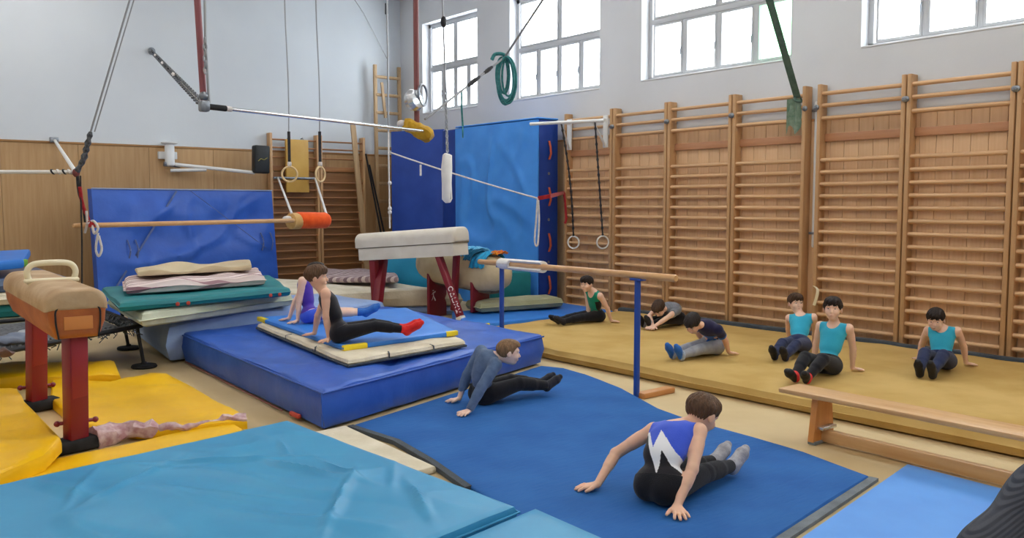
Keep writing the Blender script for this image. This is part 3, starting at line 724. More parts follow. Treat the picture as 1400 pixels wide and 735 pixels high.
# ================================================================== horses
m_hwhite = cloth('horse_white_canvas', S(226, 220, 208), S(214, 206, 192), bump=0.15, bscale=60, scale=3)
m_hcream = material('horse_cream_leather', S(214, 196, 158), 0.5, S(196, 176, 136), 4, bump=0.12, bscale=40)
m_hseam = paint('horse_seam', S(120, 108, 90), 0.8)
m_red = paint('dark_red_enamel', S(128, 26, 42), 0.35, spec=0.5)
m_redlight = paint('red_enamel_worn', S(146, 44, 52), 0.4)
m_under = paint('horse_underside', S(108, 98, 84), 0.8)
m_wprint = paint('white_lettering', S(226, 214, 214), 0.6)

def extrude_profile(bm, prof, a, b, up=(0, 0, 1), ends=6, endr=0.03):
    """prof: list of (side, height) closed outline, swept from a to b with rounded ends"""
    a, b = Vector(a), Vector(b); d = (b - a).normalized(); x = Vector(up).cross(d).normalized(); y = d.cross(x)
    cx = sum(p[0] for p in prof) / len(prof); cy = sum(p[1] for p in prof) / len(prof)
    rings = []
    hw = max(abs(p[0]) for p in prof)
    def rg(o, s):
        k = 1 - s
        return [bm.verts.new(o + x * (cx + (p[0] - cx) * (1 - s)) + y * (cy + (p[1] - cy) * (1 - s))) for p in prof]
    L = (b - a).length
    st = [(endr * (1 - math.cos(t * math.pi / 2 / 4)), (endr / hw) * (1 - math.sin(t * math.pi / 2 / 4))) for t in range(5)]
    for (o, s) in st: rings.append(rg(a + d * o, s))
    for k in range(1, 8): rings.append(rg(a + d * (endr + (L - 2 * endr) * k / 8), 0))
    for (o, s) in reversed(st): rings.append(rg(b - d * o, s))
    n = len(prof)
    for p, q in zip(rings[:-1], rings[1:]):
        for j in range(n): bm.faces.new((p[j], p[(j + 1) % n], q[(j + 1) % n], q[j]))
    bm.faces.new(rings[0]); bm.faces.new(rings[-1])
def round_top(w, h0, h1, r, n=6):
    """outline with square foot and rounded shoulders"""
    pr = [(-w, h0), (w, h0)]
    for k in range(n + 1):
        a = k / n * math.pi / 2; pr.append((w - r + r * math.cos(a), h1 - r + r * math.sin(a)))
    for k in range(n + 1):
        a = math.pi / 2 + k / n * math.pi / 2; pr.append((-w + r + r * math.cos(a), h1 - r + r * math.sin(a)))
    return pr

# --- white horse in the middle
A, Bq = V(6.83, 9.36, 0.955), V(6.28, 10.98, 0.83)
t = thing('vaulting_horse', 'white padded vaulting horse on dark red steel legs behind the crash mat', 'vaulting horse', (6.55, 10.15, 0))
bm = B(); extrude_profile(bm, round_top(0.175, 0.0, 0.17, 0.012, 3), A.lerp(Bq, .01), A.lerp(Bq, 0.985), endr=0.012); finish('body', bm, m_hwhite, t)
bm = B(); extrude_profile(bm, round_top(0.19, 0.178, 0.385, 0.12, 8), A - (Bq - A) * 0.01, Bq + (Bq - A) * 0.02, endr=0.05); finish('padded_top', bm, m_hwhite, t)
bm = B(); extrude_profile(bm, round_top(0.178, 0.166, 0.182, 0.006, 2), A, Bq, endr=0.01); finish('seam', bm, m_hseam, t)
ax_ = (Bq - A).normalized(); sd_ = V(0, 0, 1).cross(ax_).normalized()
def hleg(parent, top, bot, w=0.10, th=0.07, m=m_red, name='leg'):
    bm = B(); top, bot = Vector(top), Vector(bot)
    d = (bot - top); x, y, z_ = basis(d, ax_)
    R_ = Matrix((x, y, z_)).transposed()
    box(bm, (top + bot) / 2, (w, th, d.length), R_, bev=0.012)
    return finish(name, bm, m, parent)
n1 = A.lerp(Bq, 0.10); f1 = A.lerp(Bq, 0.86)
g1 = V(6.79, 9.36, 0.0)
leg1 = hleg(t, V(6.62, 9.62, 0.955), az(634, 446, 0.02), 0.10, 0.075)
leg2 = hleg(t, V(6.92, 9.62, 0.95), V(7.02, 9.83, 0.16), 0.09, 0.075)
leg3 = hleg(t, f1 + sd_ * -0.10 - V(0, 0, 0.0), V(6.18, 10.55, 0.01), 0.11, 0.12)
leg4 = hleg(t, f1 + sd_ * 0.10, V(6.44, 10.95, 0.01), 0.10, 0.10, m_redlight)
# white lettering running down the near leg, and its pale sleeve
p0, p1 = V(6.62, 9.62, 0.955), az(634, 446, 0.02); tow = V(-0.55, -0.82, 0.1).normalized()
def onleg(s, side=0.0, off=0.05):
    d = (p1 - p0).normalized(); lat = tow.cross(d).normalized()
    return p0.lerp(p1, s) + lat * side + tow * off
d_ = (p1 - p0).normalized(); lat_ = tow.cross(d_).normalized()
bm = B(); ring(bm, onleg(0.48), 0.028, 0.007, tow, 16, 6); finish('letter', bm, m_wprint, t)
for k, strokes in enumerate((((-1, -1, -1, 1), (-1, -1, 1, -0.2), (-1, 1, 1, -0.2)), ((-1, -1, 1, -1), (-1, -1, -1, 1), (-1, 1, 1, 1)), ((-1, -1, 1, 1), (-1, 1, 1, -1)), ((-1, -1, -1, 1), (-1, 0, 1, -1), (-1, 0, 1, 1)))):
    bm = B(); c = 0.56 + k * 0.075
    for (a, b, c2, d2) in strokes:
        q0 = onleg(c + b * 0.026, a * 0.028); q1 = onleg(c + d2 * 0.026, c2 * 0.028)
        tube(bm, [q0, q1], 0.006, 5)
    finish('letter', bm, m_wprint, t)
bm = B(); x, y, z_ = basis(d_, ax_); box(bm, p0.lerp(p1, 0.93), (0.112, 0.088, 0.14), Matrix((x, y, z_)).transposed(), bev=0.01); finish('foot_sleeve', bm, m_hwhite, t)

# --- second horse, cream leather barrel on red plates
t = thing('vaulting_horse', 'old cream leather horse with barrel body on red plates, clothes draped over it', 'vaulting horse', (7.4, 9.7, 0))
h0, h1 = V(7.42, 9.08, 0.655), V(7.05, 10.75, 0.80)
bm = B(); rings = []
dd = (h1 - h0).normalized(); xx = V(0, 0, 1).cross(dd).normalized(); yy = dd.cross(xx)
for k in range(25):
    s = k / 24; e_ = max(0.02, 1 - abs(2 * s - 1) ** 4.5) ** 0.5
    c = h0.lerp(h1, s)
    wv, hv = 0.25 * e_, 0.27 * e_
    rg = []
    for j in range(24):
        a = 2 * math.pi * j / 24; ca, sa = math.cos(a), math.sin(a)
        px_ = math.copysign(abs(ca) ** 0.75, ca) * wv; py_ = math.copysign(abs(sa) ** 0.8, sa) * hv
        rg.append(bm.verts.new(c + xx * px_ + yy * py_))
    rings.append(rg)
for a, b in zip(rings[:-1], rings[1:]):
    for j in range(24): bm.faces.new((a[j], a[(j + 1) % 24], b[(j + 1) % 24], b[j]))
bm.faces.new(rings[0]); bm.faces.new(rings[-1])
finish('barrel', bm, m_hcream, t)
bm = B(); box(bm, h0.lerp(h1, .5) - V(0, 0, 0.25), (0.2, 1.2, 0.06), Matrix((xx, dd, yy)).transposed(), bev=0.02); finish('underside_beam', bm, m_under, t)
for s, hh in ((0.3, 0.0), (0.78, 0.0)):
    c = h0.lerp(h1, s); 
    pl = hleg(t, V(c.x - 0.02, c.y, c.z - 0.12), V(c.x - 0.02, c.y, 0.14 if s < .5 else 0.0), 0.42, 0.05, m_red, 'leg_plate')
    if s > 0.5:
        cc = V(c.x - 0.02, c.y, 0.3); nn = Vector((-dd.x, -dd.y, 0)).normalized() * 0.032; sx = nn.cross(V(0, 0, 1)).normalized() * -1
        def fg(u, v): return cc + nn + sx * (u - 0.12) + V(0, 0, v)
        for seg, nm in ((((0, 0.09), (0.0, 0.1)), 'figure_head'), (((0, 0.07), (0.005, 0.02)), 'figure_body'), (((-0.05, 0.03), (0, 0.055), (0.05, 0.075)), 'figure_arms'), (((-0.045, -0.06), (-0.01, -0.02), (0.005, 0.02), (0.03, -0.02), (0.05, -0.055)), 'figure_legs')):
            bm = B(); tube(bm, [fg(*p) for p in seg], 0.016 if nm == 'figure_head' else 0.011, 6); finish(nm, bm, m_wprint, pl)
# shirts and bags hanging over the barrel
def rag(name, c, w, l, col_, label, seed, rotz=0.0, cat='clothing', group='clothes draped over the cream horse'):
    bm = B(); n = 16; vs = {}
    for i in range(n + 1):
        for j in range(n + 1):
            u, v = i / n - 0.5, j / n - 0.5
            x = u * w; y = v * l
            a = y / 0.26
            X = math.sin(max(-1.5, min(1.5, a))) * 0.26; Z = (math.cos(max(-1.5, min(1.5, a))) - 1) * 0.26 - max(0, abs(a) - 1.5) * 0.24
            wv = 0.02 * noise.noise(Vector((u * 7 + seed, v * 5, seed))) + 0.012 * math.sin(u * 22 + seed + v * 4)
            p = Vector((X, x, Z + 0.008)) + Vector((0.5 * X / 0.26, 0, 1)).normalized() * (wv + 0.02)
            vs[i, j] = bm.verts.new(Vector(c) + Matrix.Rotation(rotz, 3, 'Z') @ p)
    fs = [bm.faces.new((vs[i, j], vs[i + 1, j], vs[i + 1, j + 1], vs[i, j + 1])) for i in range(n) for j in range(n)]
    bmesh.ops.recalc_face_normals(bm, faces=fs)
    bmesh.ops.solidify(bm, geom=bm.faces[:], thickness=0.008)
    o = finish(name, bm, col_); tag(o, label, cat, group); return o
m_cy = cloth('cyan_jersey', S(44, 160, 204), S(30, 130, 180), scale=20)
m_cy2 = cloth('pale_blue_jersey', S(130, 196, 226), S(60, 150, 200), scale=24)
m_dcy = cloth('petrol_jersey', S(24, 92, 124), S(20, 80, 110), scale=20)
tz = 0.27
p = h0.lerp(h1, 0.22); rag('shirt', (p.x, p.y, p.z + tz), 0.28, 0.72, m_cy, 'cyan shirt draped nearest the viewer on the cream horse', 1, 0.2)
p = h0.lerp(h1, 0.36); rag('shirt', (p.x, p.y, p.z + tz + 0.03), 0.3, 0.5, m_cy2, 'pale blue patterned shirt bunched on the cream horse', 2, 0.1)
p = h0.lerp(h1, 0.27); rag('shirt', (p.x - 0.1, p.y, p.z + tz + 0.02), 0.14, 0.55, m_dcy, 'petrol blue sleeve hanging down the cream horse', 3, 0.15)
p = h0.lerp(h1, 0.12); rag('scarf', (p.x + 0.02, p.y, p.z + tz + 0.02), 0.14, 0.22, cloth('orange_scarf', S(236, 160, 40), S(206, 80, 50), scale=30), 'small orange and red scarf beside the shirts on the horse', 4, 0.1)

# --- brown pommel horse at the left
m_hbrown = material('horse_brown_leather', S(186, 108, 52), 0.42, S(160, 84, 38), 5, bump=0.1, bscale=30)
m_htan = material('horse_tan_suede', S(196, 168, 132), 0.6, S(170, 138, 100), 5, bump=0.1, bscale=30)
m_ivory = paint('ivory_plastic', S(232, 222, 190), 0.35)
t = thing('pommel_horse', 'brown leather pommel horse with an ivory handle at the left edge', 'pommel horse', (1.2, 6.9, 0))
q0, q1 = V(1.335, 5.98, 0), V(1.39, 7.8, 0)
q0 = V(q0.x, q0.y, 0.79); q1 = V(q1.x, q1.y, 0.80)
def hprof(w, h0, h1, r, n=8):
    pr = [(-w * 0.72, h0), (w * 0.72, h0), (w * 0.94, h0 + 0.1)]
    for k in range(n + 1):
        a = k / n * math.pi / 2; pr.append((w - r + r * math.cos(a), h1 - r + r * math.sin(a)))
    for k in range(n + 1):
        a = math.pi / 2 + k / n * math.pi / 2; pr.append((-w + r + r * math.cos(a), h1 - r + r * math.sin(a)))
    pr.append((-w * 0.94, h0 + 0.1)); return pr
bm = B(); extrude_profile(bm, hprof(0.175, 0, 0.24, 0.05), q0, q1, endr=0.04); finish('body', bm, m_hbrown, t)
bm = B(); extrude_profile(bm, round_top(0.185, 0.175, 0.315, 0.1, 8), q0 - (q1 - q0).normalized() * 0.012, q1 + (q1 - q0).normalized() * 0.012, endr=0.06); finish('top_cover', bm, m_htan, t)
hd = (q1 - q0).normalized(); hx = V(0, 0, 1).cross(hd).normalized(); hu = hd.cross(hx)
fpt = lambda u, v, off=-0.004: q0 + hd * off + hx * u + hu * v
bm = B(); tube(bm, curve_pts([fpt(-0.115, 0.0), fpt(-0.13, 0.12), fpt(-0.115, 0.2), fpt(0, 0.225), fpt(0.115, 0.2), fpt(0.13, 0.12), fpt(0.115, 0.0)], 6), 0.006, 6); finish('end_piping', bm, m_dark, t)
bm = B(); box(bm, fpt(0, 0.1, -0.003), (0.17, 0.012, 0.085), Matrix((hx, hd, hu)).transposed(), bev=0.004); finish('end_label', bm, paint('amber_label', S(206, 130, 66), 0.5), t)
for s, nm in ((0.46, 'pommel'),):
    c = q0.lerp(q1, s) + hu * 0.31
    prof = [(-0.135, -0.02), (-0.155, 0.06), (-0.115, 0.115), (0, 0.125), (0.115, 0.115), (0.155, 0.06), (0.135, -0.02)]
    bm = B(); tube(bm, curve_pts([c + hx * a + hu * b for a, b in prof], 8), 0.021, 12); pm = finish(nm, bm, m_ivory, t)
    bm = B(); box(bm, c - hu * 0.0, (0.35, 0.07, 0.03), Matrix((hx, hd, hu)).transposed(), bev=0.013, seg=3); finish('pommel_base', bm, m_ivory, pm)
Ft = [az(104, 606, 0.05), az(50, 553, 0.05)]
for k, s in enumerate((0.07, 0.84)):
    top = q0.lerp(q1, s) + V(0, 0, 0.02); bot = Ft[k]
    lg = hleg(t, top - V(0, 0, 0.0), V(bot.x, bot.y, 0.03), 0.13, 0.1, m_red)
    bm = B(); box(bm, (top * 0.72 + V(bot.x, bot.y, 0.03) * 0.28), (0.11, 0.115, 0.42), basis_mat if False else Matrix((basis(V(bot.x, bot.y, 0.03) - top, ax_))).transposed(), bev=0.01); finish('inner_tube', bm, m_redlight, lg)
    bm = B(); box(bm, (bot.x, bot.y, 0.05), (0.34, 0.16, 0.09), Matrix.Rotation(0.2, 3, 'Z'), bev=0.03, seg=3); finish('rubber_foot', bm, m_rubber, lg)
    bm = B(); tube(bm, [V(bot.x - 0.11, bot.y, 0.2), V(bot.x + 0.12, bot.y - 0.02, 0.2)], 0.013, 8); ball(bm, V(bot.x + 0.12, bot.y - 0.02, 0.2), 0.02); ball(bm, V(bot.x - 0.11, bot.y, 0.2), 0.02); finish('locking_knob', bm, m_red, lg)

# ================================================================== parallel rail on blue posts
m_rail = wood('rail_wood', S(222, 176, 122), S(204, 152, 98), 'Y', 0.35)
m_bluep = paint('blue_enamel', S(40, 76, 158), 0.35)
m_foamw = cloth('white_foam', S(236, 234, 230), S(226, 224, 220), bump=0.1)
pA, pB = ad(686, 372, 9.6), ad(872, 384, 7.28)
eA, eB = ad(648, 354.5, 10.1), ad(925, 381, 6.85)
ra = ad(686, 360, 9.6); rb = ad(872, 376, 7.28); rd = (rb - ra).normalized()
t = thing('training_rail', 'wooden training rail on two blue posts with white foam wrap', 'rail', (rb.x, rb.y, 0))
e0, e1 = ra - rd * 0.6, rb + rd * 0.52
bm = B(); tube(bm, [e0, e0 + rd * 0.012, e1 - rd * 0.012, e1], [0.022, 0.03, 0.03, 0.022], 14, flat=None); finish('rail', bm, m_rail, t)
for P in (ra, rb):
    bm = B(); tube(bm, [V(P.x, P.y, 0.01), V(P.x, P.y, P.z - 0.035)], 0.027, 14); po = finish('post', bm, m_bluep, t)
    bm = B(); box(bm, (P.x, P.y, P.z - 0.035), (0.07, 0.13, 0.02), bev=0.006); finish('cradle', bm, m_bluep, po)
bm = B(); box(bm, (rb.x + 0.2, rb.y - 0.04, 0.025), (0.4, 0.1, 0.05), bev=0.012); finish('base_block', bm, wood('base_wood', S(206, 146, 88), S(190, 126, 72), 'X'), t)
def foam_tube(p, q, r, open_ang, name):
    bm = B(); d = (q - p).normalized(); x, y, _ = basis(d); n = 18; rings = []
    view = (Vector(_C) - p); va = math.atan2(view.dot(y), view.dot(x))
    for c in (p, q):
        rg = []
        for rr in (r, 0.033):
            for j in range(n + 1):
                a = va + open_ang / 2 + (2 * math.pi - open_ang) * j / n
                rg.append(bm.verts.new(c + x * rr * math.cos(a) + y * rr * math.sin(a)))
        rings.append(rg)
    a, b = rings; m = n + 1
    for j in range(n):
        bm.faces.new((a[j], a[j + 1], b[j + 1], b[j])); bm.faces.new((a[m + j], b[m + j], b[m + j + 1], a[m + j + 1]))
        for g in (a, b): bm.faces.new((g[j], g[j + 1], g[m + j + 1], g[m + j]))
    for j in (0, n): bm.faces.new((a[j], b[j], b[m + j], a[m + j]))
    return finish(name, bm, m_foamw, t)
foam_tube(ra - rd * 0.02, ra + rd * 0.25, 0.06, 0.05, 'foam_wrap')
foam_tube(ra + rd * 0.25, ra + rd * 0.95, 0.06, 1.5, 'split_foam_wrap')

# ================================================================== bench
m_bench = wood('bench_wood', S(214, 174, 124), S(196, 150, 98), 'Y', 0.4)
m_bleg = wood('bench_leg_wood', S(214, 150, 84), S(196, 128, 66), 'Z', 0.4)
bx0, by0 = 5.40, 3.46; bd = V(-0.03, -1, 0).normalized(); bs = V(1, -0.03, 0).normalized()
t = thing('bench', 'low wooden gym bench with splayed end legs in front of the yellow mat', 'bench', (5.4, 2.0, 0))
Lb = 3.4
bm = B(); c = V(bx0, by0, 0.335) + bd * Lb / 2; box(bm, c, (0.25, Lb, 0.035), Matrix((bs, -bd, V(0, 0, 1))).transposed(), bev=0.012); finish('seat_board', bm, m_bench, t)
bm = B(); box(bm, V(bx0, by0, 0.055) + bd * (Lb / 2), (0.055, Lb - 0.5, 0.085), Matrix((bs, -bd, V(0, 0, 1))).transposed(), bev=0.01); finish('bottom_rail', bm, m_bench, t)
for s in (0.27, Lb - 0.27):
    bm = B(); c = V(bx0, by0, 0) + bd * s
    vs_ = []
    for (w, z) in ((0.125, 0.02), (0.085, 0.317)):
        for sx in (-1, 1):
            for sy in (-1, 1): vs_.append(bm.verts.new(c + bs * sx * w + bd * sy * 0.022 + V(0, 0, z)))
    for f in ((0, 1, 3, 2), (4, 6, 7, 5), (0, 4, 5, 1), (2, 3, 7, 6), (0, 2, 6, 4), (1, 5, 7, 3)): bm.faces.new([vs_[k] for k in f])
    lg = finish('leg', bm, m_bleg, t, smooth=False)
    bm = B(); box(bm, c + bd * 0.045 + V(0, 0, 0.115), (0.17, 0.045, 0.022), Matrix((bs, -bd, V(0, 0, 1))).transposed(), bev=0.005); finish('bracket', bm, m_chrome, lg)
    bm = B(); box(bm, c + V(0, 0, 0.012), (0.24, 0.06, 0.024), bev=0.006); finish('foot_pad', bm, m_greyedge, lg)

# ================================================================== trampoline
m_spring = material('spring_steel', S(110, 114, 120), 0.45, S(60, 62, 66), 30, metal=0.6)
m_web = cloth('grey_bed_webbing', S(96, 100, 108), S(40, 42, 46), scale=30)
t = thing('trampoline', 'low trampoline with dark frame and frayed edge behind the brown horse', 'trampoline', (1.6, 9.6, 0))
TZ = 0.42
tq = [V(2.60, 9.05, TZ), V(1.05, 8.05, TZ), V(-0.35, 10.0, TZ), V(2.62, 10.45, TZ)]
for a, b in ((0, 1), (1, 2), (2, 3), (3, 0)):
    bm = B(); tube(bm, [tq[a], tq[b]], 0.024, 10); finish('frame_tube', bm, m_dark, t)
cc = sum(tq, Vector()) / 4
inn = [p.lerp(cc, 0.16) for p in tq]
bm = B(); slab(bm, [(p.x, p.y) for p in inn], TZ - 0.02, TZ - 0.01, 0.003, 10, 10, wr(4, 0.02, 3)); finish('bed', bm, m_web, t)
random.seed(5)
for a, b in ((0, 1), (3, 0)):
    n = 26
    for k in range(n):
        f = (k + 0.5) / n; p = tq[a].lerp(tq[b], f); q_ = inn[a].lerp(inn[b], f)
        bm = B(); pts = [p.lerp(q_, s / 6) + V(0, 0, 0.012 * (-1) ** s + random.uniform(-.012, .012)) for s in range(7)]
        tube(bm, pts, 0.011, 5); finish('spring', bm, m_spring, t)
bm = B()
for k in range(46):
    f = random.random(); p = tq[0].lerp(tq[1], f); h = random.uniform(0.03, 0.11)
    tube(bm, [p + V(0, 0, -0.01), p + V(random.uniform(-.03, .03), random.uniform(-.04, .02), -h * 0.6), p + V(random.uniform(-.05, .05), random.uniform(-.05, .02), -h)], 0.005, 4)
o = finish('frayed_threads', bm, m_dgrey, t); o['kind'] = 'stuff'
for p in (V(2.60, 9.0, 0), V(2.80, 10.25, 0), V(1.08, 8.2, 0), V(0.2, 10.0, 0)):
    bm = B(); tube(bm, [p + V(0, 0, 0.02), V(p.x * 0.98 + 0.0, p.y + 0.02, TZ)], 0.018, 10); lg = finish('leg', bm, m_dark, t)
    bm = B(); lathe(bm, p, [(0.12, 0.004), (0.125, 0.015), (0.115, 0.032), (0.03, 0.04), (0.024, 0.06)], 20); finish('rubber_foot', bm, m_rubber, lg)
# scraps lying at the trampoline edge
random.seed(9)
for k, (px_, py_, c) in enumerate(((20, 470, S(120, 130, 150)), (45, 462, S(160, 165, 172)), (8, 488, S(118, 98, 92)))):
    p = az(px_, py_, 0.44); bm = B()
    ball(bm, p + V(0, 0, 0.04), 0.11 if k < 2 else 0.055, (1.3, 0.9, 0.45), 22, 14)
    for v in bm.verts: v.co += Vector((noise.noise(v.co * 14), noise.noise(v.co * 14 + V(5, 0, 0)), noise.noise(v.co * 14 + V(0, 5, 0)))) * 0.035
    tag(finish('cloth_scrap', bm, cloth('scrap_cloth_%d' % k, c)), ['crumpled slate cloth', 'crumpled pale grey cloth', 'crumpled brownish cloth'][k] + ' on the trampoline edge, behind the horse legs', 'cloth')
# ================================================================== hanging and wall-mounted apparatus
m_rope = cloth('hemp_rope', S(150, 146, 140), S(110, 106, 100), scale=40)
m_cable = paint('steel_cable', S(146, 148, 152), 0.5, 0.2)
m_greenrope = cloth('teal_rope', S(72, 142, 142), S(52, 116, 118), scale=40)
m_greenstrap = cloth('dark_green_webbing', S(92, 118, 108), S(78, 104, 94), scale=20)
m_redpole = paint('dull_red_pole', S(140, 78, 84), 0.5)
m_whitebar = paint('white_bar_enamel', S(226, 226, 224), 0.4)
m_yfoam = cloth('yellow_foam', S(206, 164, 52), S(176, 134, 36), scale=14, bump=0.5, bscale=30)
m_redstrap = cloth('red_webbing', S(176, 44, 50), S(150, 34, 40), scale=20)
m_blackstrap = cloth('black_webbing', S(44, 44, 48), S(62, 62, 66), scale=20)
m_whitestrap = cloth('white_webbing', S(222, 216, 214), S(200, 196, 194), scale=20)
m_ringwood = wood('ring_wood', S(226, 198, 150), S(206, 176, 128), 'Z')

def chain(parent, a, b, n, r=0.012, m=None, name='chain'):
    bm = B(); a, b = Vector(a), Vector(b); d = (b - a) / n; x, y, z_ = basis(d)
    for k in range(n):
        c = a + d * (k + 0.5); s_ = x if k % 2 else y
        L = d.length * 0.62; W = d.length * 0.30
        pts = [c + z_ * L * math.cos(q) + s_ * W * math.sin(q) for q in [2 * math.pi * i / 10 for i in range(10)]]
        rg = []
        nrm = s_.cross(z_)
        for i, p in enumerate(pts):
            o_ = (p - c).normalized()
            rg.append([bm.verts.new(p + o_ * r * math.cos(t_) + nrm * r * math.sin(t_)) for t_ in (0.78, 2.35, 3.93, 5.5)])
        for i in range(10):
            for j in range(4): bm.faces.new((rg[i][j], rg[i][(j + 1) % 4], rg[(i + 1) % 10][(j + 1) % 4], rg[(i + 1) % 10][j]))
    o = finish(name, bm, m or m_steel, parent); o['kind'] = 'stuff'; return o
def sway(a, b, n=10, sag=0.0): 
    a, b = Vector(a), Vector(b)
    return [a.lerp(b, k / n) - V(0, 0, sag * 4 * (k / n) * (1 - k / n)) for k in range(n + 1)]

# --- high bar hung from two red ceiling poles
E0, E1 = ad(279, 145, 6.2), ad(586, 180, 8.4)
t = thing('high_bar', 'steel high bar hung between two dull red ceiling poles', 'high bar', (E0.x, E0.y, E0.z))
hb = (E1 - E0).normalized()
bm = B(); tube(bm, [E0, E1], 0.014, 12); finish('bar', bm, m_chrome, t)
bm = B(); tube(bm, [E0 - hb * 0.03, E0 + hb * 0.19], 0.022, 10); finish('grip_sleeve', bm, m_rubber, t)
bm = B(); tube(bm, [E0 + hb * 0.19, E0 + hb * 0.24], 0.02, 10); finish('tape', bm, m_whitestrap, t)
T0 = ad(266, -60, 6.2); k_ = (ZC - E0.z) / (T0.z - E0.z); T0 = E0 + (T0 - E0) * k_
bm = B(); tube(bm, [E0 + V(0, 0, 0.0), T0], 0.024, 12); finish('ceiling_pole', bm, m_redpole, t)
bm = B(); tube(bm, [E0 + V(0.03, -0.02, 0.02), ad(281, 60, 6.15), ad(280, 0, 6.15), T0 + V(0.12, -0.08, 0)], 0.009, 6); finish('guy_cable', bm, m_cable, t)
bm = B(); box(bm, E0, (0.07, 0.07, 0.08), bev=0.015); ball(bm, E0 + V(0, 0, 0.07), 0.035); finish('clevis', bm, m_steel, t)
chain(t, ad(281, 100, 6.13), ad(280, 52, 6.13), 6, 0.006, m_cable)
T1 = V(E1.x - 0.18, E1.y + 0.1, ZC)
P1 = ad(570, 168, 8.4); T1 = P1 + (ad(568, -40, 8.4) - P1) * ((ZC - P1.z) / (ad(568, -40, 8.4).z - P1.z))
bm = B(); tube(bm, [P1 - V(0, 0, 0.05), T1], 0.027, 12); finish('ceiling_pole', bm, paint('brown_red_pole', S(120, 66, 66), 0.5), t)
bm = B(); lathe(bm, ad(566, 137, 8.35), [(0.03, -0.07), (0.09, -0.05), (0.11, 0), (0.09, 0.05), (0.03, 0.07)], 18, (0.3, -0.9, 0.2)); finish('pulley_wheel', bm, m_chrome, t)
bm = B(); ring(bm, ad(578, 130, 8.38), 0.10, 0.012, (0.5, -0.8, 0), 24, 8); finish('pulley_guard', bm, m_steel, t)
bm = B(); pts = sway(ad(556, 172, 8.42), ad(590, 190, 8.42), 8); tube(bm, curve_pts([ad(553, 168, 8.42), ad(565, 174, 8.4), ad(578, 180, 8.4), ad(590, 189, 8.4)], 4), [0.05, .055, .06, .06, .065, .07, .075, .07, .07, .075, .08, .075, .05], 12)
for v in bm.verts: v.co += Vector((noise.noise(v.co * 12), noise.noise(v.co * 12 + V(3, 0, 0)), noise.noise(v.co * 12 + V(0, 3, 0)))) * 0.03
finish('foam_sleeve', bm, m_yfoam, t)
bm = B(); ball(bm, ad(549, 169, 8.42), 0.045, (1, 1, .8)); finish('knotted_rag', bm, m_whitestrap, t)
# guys to the walls
W0 = ay(207, 70, YB - 0.01)
g0 = E0 + (W0 - E0) * 0.16
t2 = thing('chain_guy', 'black and white chain running from the high bar towards the far wall', 'chain', W0)
chain(t2, E0 + (W0 - E0) * 0.01, W0, 84, 0.011, m_spring, 'chain')
for k_, s_ in enumerate((0.34, 0.46, 0.58, 0.7, 0.8, 0.9)):
    bm = B(); tube(bm, [E0 + (W0 - E0) * s_, E0 + (W0 - E0) * (s_ + 0.035)], 0.03, 6); finish('tape_wrap', bm, m_blackstrap if k_ % 2 else m_whitestrap, t2)
bm = B(); tube(bm, [E0 + (W0 - E0) * 0.02, E0 + (W0 - E0) * 0.26], 0.010, 6); finish('tape_wrap', bm, m_whitestrap, t2)
bm = B(); lathe(bm, W0, [(0.06, 0), (0.06, 0.02), (0.02, 0.03), (0.02, 0.09)], 12, (0, -1, 0)); finish('wall_anchor', bm, m_steel, t2)
W1 = ax(757, -28, XR - 0.005); P2 = ad(581, 163, 8.38)
KN = ad(690, 78, 9.3); W1 = KN + (ad(742, 0, 8.8) - KN) * ((ZC - KN.z) / (ad(742, 0, 8.8).z - KN.z))
def guy(s): return P2 + (KN - P2) * (s / 0.6) if s < 0.6 else KN + (W1 - KN) * ((s - 0.6) / 0.4)
t3 = thing('rope_guy', 'grey rope with knots running from the high bar up past the windows', 'rope', P2)
bm = B(); tube(bm, [guy(s / 20) for s in range(21)], 0.012, 8); finish('rope', bm, m_cable, t3)
for s0, s1, rr in ((0.30, 0.40, 0.022), (0.43, 0.50, 0.02), (0.70, 0.73, 0.026)):
    bm = B(); n = 8; tube(bm, [guy(s0 + (s1 - s0) * k / n) for k in range(n + 1)], [rr * (0.5 + 0.5 * math.sin(math.pi * k / n) + 0.2 * (k % 2)) for k in range(n + 1)], 8); finish('knot', bm, m_blackstrap, t3)
bm = B(); tube(bm, [guy(0.26), guy(0.26) + V(0, 0, -0.18), guy(0.262) + V(0.01, 0, -0.36)], 0.010, 6); tl_ = finish('tail', bm, m_greenrope, t3)
bm = B(); ring(bm, guy(0.262) + V(0.01, 0, -0.42), 0.05, 0.008, (0.8, -0.6, 0), 16, 6); finish('loop', bm, m_greenrope, tl_)
bm = B(); lathe(bm, W1, [(0.06, 0), (0.06, 0.02), (0.02, 0.04)], 12, (0, 0, -1)); finish('ceiling_anchor', bm, m_steel, t3)
# coil of teal rope hung on the guy
cc = guy(0.60); dn = sight(687, 110); t4 = thing('rope_coil', 'coil of teal rope hanging from the grey guy rope before a window', 'rope', cc - V(0, 0, 0.6))
random.seed(3)
view = V(*(dn / np.linalg.norm(dn))); rx = view.cross(V(0, 0, 1)).normalized()
for k in range(7):
    w = 0.055 + 0.009 * k * (0.6 + random.random() * 0.5); h = 0.19 + 0.012 * k + random.uniform(-.015, .02)
    off = rx * random.uniform(-.03, .04) + view * random.uniform(-.05, .05)
    pts = [cc + off - V(0, 0, h) + rx * w * math.sin(q) + V(0, 0, h * math.cos(q)) for q in [2 * math.pi * i / 24 for i in range(25)]]
    bm = B(); tube(bm, pts, 0.012, 6, cap=False); finish('rope_turn', bm, m_greenrope, t4)
bm = B(); tube(bm, curve_pts([cc + rx * 0.1 + V(0, 0, -0.1), cc + V(0, 0, 0.02), cc - rx * 0.1 + V(0, 0, 0.03), cc - rx * 0.14 + V(0, 0, -0.03)], 5), 0.02, 8); finish('binding', bm, m_greenrope, t4)
